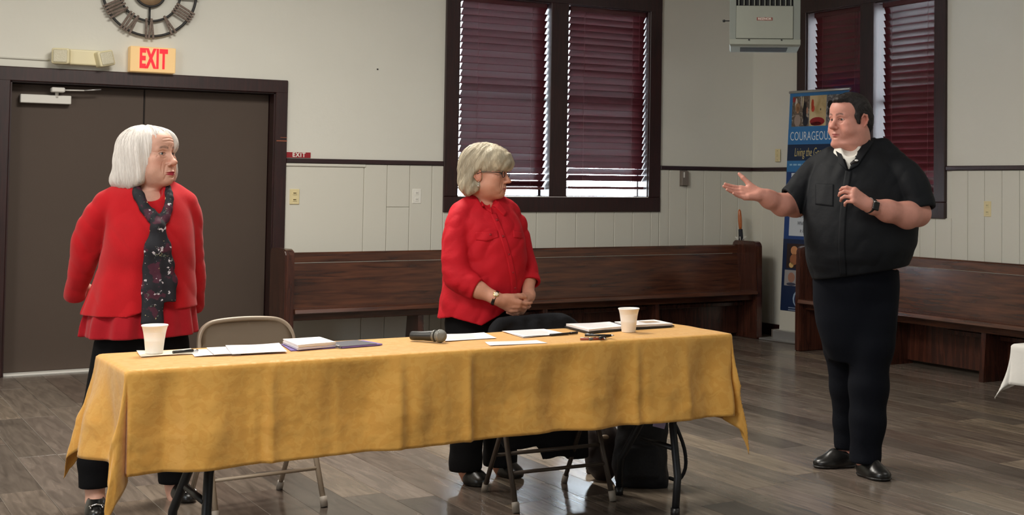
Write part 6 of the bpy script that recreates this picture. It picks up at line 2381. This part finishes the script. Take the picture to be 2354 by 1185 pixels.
    for p, r in legs:
        Q.cut(cap(p[-1] + [0, 0, .03], p[-1] - [0, 0, .2], r[-1] - .014), .002)
        Q.cut(box(p[-1] - [0, 0, .055], (.12, .12, .06)), .002)
    solid_obj('trousers', Q, .007, MAT['black_cloth'], body)
    for a, b in (((1068, 1098, -.05), (1122, 1112, -.11)), ((1146, 1084, .13), (1200, 1100, .04))):
        K = Solid(); h_ = shoe(K, E(*a) * [1, 1, 0], E(*b) * [1, 1, 0], .041, .06)
        K.cut(h_.ell((.05, 0, .1), (.052, .030, .05)), .006)
        solid_obj('shoe', K, .004, MAT['black_leather'], body)
    return body


woman_two()
# ------------------------------------------------------------------ heavy man in black, speaking with one hand out
MN = Person((4.32, 5.104, 0), 6.6868, 40.244, 1960, (-0.005047141, 2.091727, 0.01329513, -0.02759792, -0.07592735), (0.8057716, 0.04339169, -2.095668, 0.0754388, -0.001612863))


def man():
    E = MN.e
    H = head_frame(E(1954, 275, -.02), -46, -1, 0, 1.07, .86)
    S = Solid()
    build_head(S, H, jaw=1.12, fat=.06, nose=1.18, age=.5, lip=.8, eye_open=1.0, brow=1.35, neck=E(1968, 380, .02), neck_r=.080)
    S.add(loft(MN.rows([(370, 1905, 2030, -.1, .1), (420, 1885, 2075, -.16, .14), (520, 1880, 2080, -.2, .14), (620, 1890, 2060, -.16, .13), (720, 1900, 2040, -.12, .13)])), .04)
    for pts in ([(1888, 400, .09, .048), (1850, 440, .03, .054), (1828, 470, -.03, .060), (1798, 472, -.11, .050), (1768, 459, -.17, .040), (1748, 449, -.205, .030)],
                [(2066, 410, -.08, .045), (2104, 470, -.12, .050), (2110, 492, -.13, .057), (2085, 496, -.20, .060), (2040, 486, -.28, .048), (1998, 473, -.345, .032)]):
        p, r = MN.ch(pts)
        S.add(chain(p, r, .03), .03)
    w = E(1747, 449, -.207)
    build_hand(S, w, E(1668, 440, -.27) - w, (.12, -.74, .66), 1, [(.05, .12, .1), (.1, .15, .1), (.14, .18, .12), (.2, .22, .15)], 1.0, .035, (.72, .2, -.1, -.1))
    w = E(1994, 472, -.35)
    build_hand(S, w, E(1955, 444, -.40) - w, (-.45, .75, -.42), -1, [(.55, .75, .5), (.75, .8, .5), (.85, .8, .5), (.95, .8, .5)], .98, .04, (.25, .45, .25, .2))
    for pts in ([(1940, 720, .05, .1), (1945, 880, .1, .07), (1950, 1030, .13, .045), (1948, 1045, .12, .045)],
                [(2000, 720, -.03, .1), (1998, 880, -.05, .075), (1990, 1050, -.08, .048), (1992, 1062, -.08, .048)]):
        p, r = MN.ch(pts)
        S.add(chain(p, r, .02), .03)
    col = face_colour(H, srgb(206, 146, 130), srgb(160, 84, 80), srgb(44, 36, 34), blush=.4, lipw=.5, stubble=.20)
    body = solid_obj('person', S, .0040, MAT['skin'], None, col, fine=[(face_zone(H), 3), (hand_zone(E(1710, 438, -.23), E(1960, 450, -.39)), 2)])
    MN.place(body)
    tag(body, 'heavy man in black short-sleeved shirt and trousers, one hand held out, standing alone at right', 'person')
    eyes(H, body, srgb(70, 62, 54), (1, .1, -.1))

    # short hair, receding at the temples
    G = Solid()
    G.add(H.ell((-.010, 0, .038), (.100, .0815, .089)), 0)
    G.add(H.ell((.056, .006, .090), (.040, .040, .022)), .02)
    G.add(H.ell((-.05, 0, -.01), (.061, .075, .075)), .03)
    for s_ in (1, -1):
        G.add(H.cap((.022, s_ * .072, .02), (.018, s_ * .075, -.016), .012, .008), .012)
    G.cut(H.ell((.112, 0, .0), (.056, .12, .084)), .008)
    G.cut(H.ell((.082, .066, .034), (.044, .040, .050)), .008)
    G.cut(H.ell((.082, -.066, .034), (.044, .040, .050)), .008)
    G.cut(H.ell((.070, 0, -.075), (.038, .14, .085)), .008)
    G.cut(H.ell((.05, 0, -.105), (.085, .14, .075)), .01)
    for s_ in (1, -1):
        G.cut(H.ell((-.010, s_ * .086, -.014), (.022, .022, .034)), .006)
    G.cut(H.ell((-.06, 0, -.12), (.06, .1, .052)), .01)
    G.warp(lambda P: noise3(H.inv(P) * np.array([60, 130, 60], f32)) * .0022)
    hair = solid_obj('hair', G, .0033, MAT['dark_hair'], body)

    def flow(q):
        x, y, z = q.T
        return np.stack([.7 * (z > .06) - .5 * (z <= .06), np.sign(y) * .15 + .3 * (z > .06), -.6 * (z <= .06) - .05], 1)
    strands('hair_locks', G, H, MAT['dark_hair'], body, 3000, lambda q: q[:, 2] > -.08, flow, .004, 7, .0005, 8, .0010, .3)

    # shirt
    T = Solid()
    T.add(loft(MN.rows([(318, 1958, 2008, -.02, .1), (335, 1938, 2018, -.07, .12), (352, 1905, 2042, -.115, .135), (375, 1880, 2074, -.16, .15), (410, 1862, 2094, -.20, .16), (470, 1850, 2108, -.255, .165),
                        (520, 1847, 2113, -.285, .165), (565, 1849, 2110, -.29, .16), (600, 1854, 2093, -.275, .15), (628, 1862, 2080, -.255, .145), (652, 1870, 2068, -.23, .135)])), 0)
    T.add(MN.tube([(1912, 358, .03, .05), (1880, 388, .09, .062)]), .04)
    T.add(MN.tube([(2030, 340, .02, .05), (2078, 392, -.06, .062)]), .04)

    def folds(P):
        x, y, z = P.T
        A = np.stack([x * 6 + z * 4, y * 6, z * 3 - x * 2], 1).astype(f32)
        B = np.stack([x * 15 - z * 9, y * 12, z * 9 + x * 6], 1).astype(f32)
        # long creases from the shoulder towards the raised arm
        q = (x - E(1930, 400)[0]) * 26 - (z - E(1930, 400)[2]) * 12
        C = np.stack([q, y * 4, (x + z) * 5], 1).astype(f32)
        w = np.exp(-((x - E(1895, 410)[0]) ** 2 + (z - E(1895, 410)[2]) ** 2) / .02)
        D = np.stack([x * 4, y * 4, z * 24], 1).astype(f32)
        wl = np.exp(-((z - E(2000, 610)[2]) / .07) ** 2)
        return noise3(A) * .007 + (.5 - np.abs(noise3(B))) * .005 + noise3(C) * .010 * w + noise3(D) * .006 * wl
    T.warp(folds)
    T.cut(cap(E(1950, 300, -.04), E(1957, 352, -.115), .075, .034), .01)
    va, vb = E(1952, 340, -.16), E(1951, 396, -.2)

    def vee(P):
        w = np.interp(P[:, 2], [vb[2], va[2]], [-.002, .034]).astype(f32)
        xc = np.interp(P[:, 2], [vb[2], va[2]], [vb[0], va[0]]).astype(f32)
        return np.maximum(np.abs(P[:, 0] - xc) - w, P[:, 1] + .02).astype(f32)
    T.cut(Pr(vee, (va + vb) / 2, INF), .004)
    h0, h1 = E(1866, 642), E(2086, 610)
    T.cut(half((-(h1[2] - h0[2]) / (h1[0] - h0[0]), 0, 1), h0), .006)
    sl = [MN.ch(q) for q in ([(1885, 386, .09, .066), (1862, 420, .05, .076), (1838, 448, .0, .074), (1817, 467, -.045, .073)],
                             [(2072, 390, -.07, .068), (2096, 420, -.1, .074), (2108, 460, -.12, .071), (2114, 486, -.13, .070)])]
    tl = [(-.75, -.35, -.45), (.25, -.25, -.9)]
    for (p, r), t_ in zip(sl, tl):
        T.add(sub(sleeve(p, r, .04, folds, 0, .02, .008, t_)), .014)
    shirt = solid_obj('shirt', T, .005, MAT['black_shirt'], body)
    # undershirt
    K = Solid()
    K.add(loft(MN.rows([(336, 1920, 1990, -.105, .08), (360, 1912, 2012, -.135, .1), (400, 1895, 2040, -.172, .1), (430, 1890, 2050, -.19, .1)])), 0)
    K.cut(cap(E(1948, 300, -.06), E(1954, 342, -.12), .062, .038), .01)
    us = solid_obj('undershirt', K, .005, MAT['white_cotton'], body)
    us['label'] = 'white undershirt showing at the open collar'
    # collar wings
    XZ = lambda *q: [E(u, v)[[0, 2]] for u, v in q]
    m = MAT['black_shirt']
    patch('collar', T, XZ((1990, 322), (2006, 330), (1972, 384), (1953, 394)), 10, 20, m, shirt, .007, .004)
    patch('collar', T, XZ((1921, 344), (1934, 352), (1948, 394), (1932, 380)), 10, 16, m, shirt, .006, .004)
    P0 = np.array(XZ((1951, 394), (1944, 440), (1938, 500), (1936, 560), (1940, 640)))
    patch('button_band', T, [P0[0]] * 2 + [P0[-1]] * 2, 5, 50, m, shirt, .0015, .002,
          edge=lambda q, s, t: np.stack([np.interp(t, np.linspace(0, 1, 5), P0[:, 0]) + (s - .5) * .03, np.interp(t, np.linspace(0, 1, 5), P0[:, 1])], 1))
    patch('pocket', T, XZ((1876, 422), (1918, 425), (1917, 474), (1877, 470)), 14, 14, m, shirt, .0008, .0014)
    # clip-on microphone at the collar
    q = E(1964, 373, 0); y = float(trace(T, np.array([q[0]], f32), np.array([q[2]], f32))[0]); q = E(1964, 373, y - .014)
    mc = solid_obj('clip_microphone', Solid().add(chain([q + [-.012, 0, -.006], q + [.012, 0, .006]], .0085)), .0018, MAT['black_plastic'], body)
    solid_obj('white_tip', Solid().add(ell(q + [.010, -.006, .008], (.009, .004, .005))), .0014, MAT['white_plastic'], mc)  # white piece standing in for a highlight on the microphone

    # watch on the left wrist
    a, b = E(2001, 474, -.34), E(1992, 471, -.355)
    d = (b - a) / np.linalg.norm(b - a)
    ws = solid_obj('watch_strap', ring(None, a, b, .0345, .024, .003), .002, MAT['black_plastic'], body)
    n = np.array([.1, -1, .15]); n -= d * (n @ d); n /= np.linalg.norm(n)
    M = np.stack([d, np.cross(n, d), n])
    solid_obj('watch_case', Solid().add(box(a + n * .039, (.0185, .021, .0055), M, .005)), .0018, MAT['black_glass'], ws)
    M2 = M
    solid_obj('case_rim', Solid().add(chain([a + n * .0445 + M2[0] * i + M2[1] * j for i, j in ((.016, -.012), (.016, -.018), (.004, -.0185), (-.012, -.0185))], .0014)), .0012, MAT['chrome'], ws)

    # trousers, belt
    Q = Solid(); legs = []
    Q.add(loft(MN.rows([(618, 1872, 2070, -.2, .13), (650, 1868, 2072, -.2, .14), (690, 1869, 2068, -.17, .15), (740, 1874, 2062, -.15, .15), (790, 1888, 2056, -.13, .14), (830, 1905, 2050, -.1, .12)])), 0)
    for pts in ([(1930, 720, .05, .115), (1938, 800, .07, .092), (1946, 890, .1, .078), (1948, 970, .12, .066), (1950, 1032, .13, .064)],
                [(2004, 720, -.03, .115), (2001, 800, -.04, .105), (1998, 890, -.05, .093), (1994, 970, -.07, .083), (1989, 1046, -.085, .070), (1988, 1062, -.09, .070)]):
        p, r = MN.ch(pts); legs.append((p, r)); Q.add(chain(p, r, .03), .025)

    def pf(P):
        x, y, z = P.T
        A = np.stack([x * 14 + z * 3, y * 10, z * 2.2], 1).astype(f32)
        B = np.stack([x * 5, y * 5, z * 16], 1).astype(f32)
        lowz = np.clip((.3 - z) / .2, 0, 1)
        return noise3(A) * .007 + noise3(B) * .007 * (lowz + .25)
    Q.warp(pf)
    for p, r in legs:
        Q.cut(cap(p[-1] + [0, 0, .03], p[-1] - [0, 0, .2], r[-1] - .014), .002)
        Q.cut(box(p[-1] - [0, 0, .072], (.12, .12, .072)), .004)
    solid_obj('trousers', Q, .007, MAT['black_trouser'], body)

    for a, b in (((1966, 1055, .12), (1871, 1066, .06)), ((1976, 1058, -.05), (2041, 1102, -.2))):
        K = Solid(); h_ = shoe(K, E(*a) * [1, 1, 0], E(*b) * [1, 1, 0], .052, .075)
        K.cut(h_.ell((.06, 0, .125), (.06, .036, .055)), .008)
        sh = solid_obj('dress_shoe', K, .004, MAT['black_leather'], body)
        L = float(np.linalg.norm((E(*b) - E(*a))[:2]))
        solo = Solid().add(h_.ell((L * .25, 0, .012), (L * .28, .046, .02))).add(h_.ell((L * .66, 0, .012), (L * .37, .056, .02)), .02)
        solo.clip(half((0, 0, -1), (0, 0, .001))).clip(half((0, 0, 1), (0, 0, .014)))
        solid_obj('sole', solo, .004, MAT['black_plastic'], sh)
    return body


man()
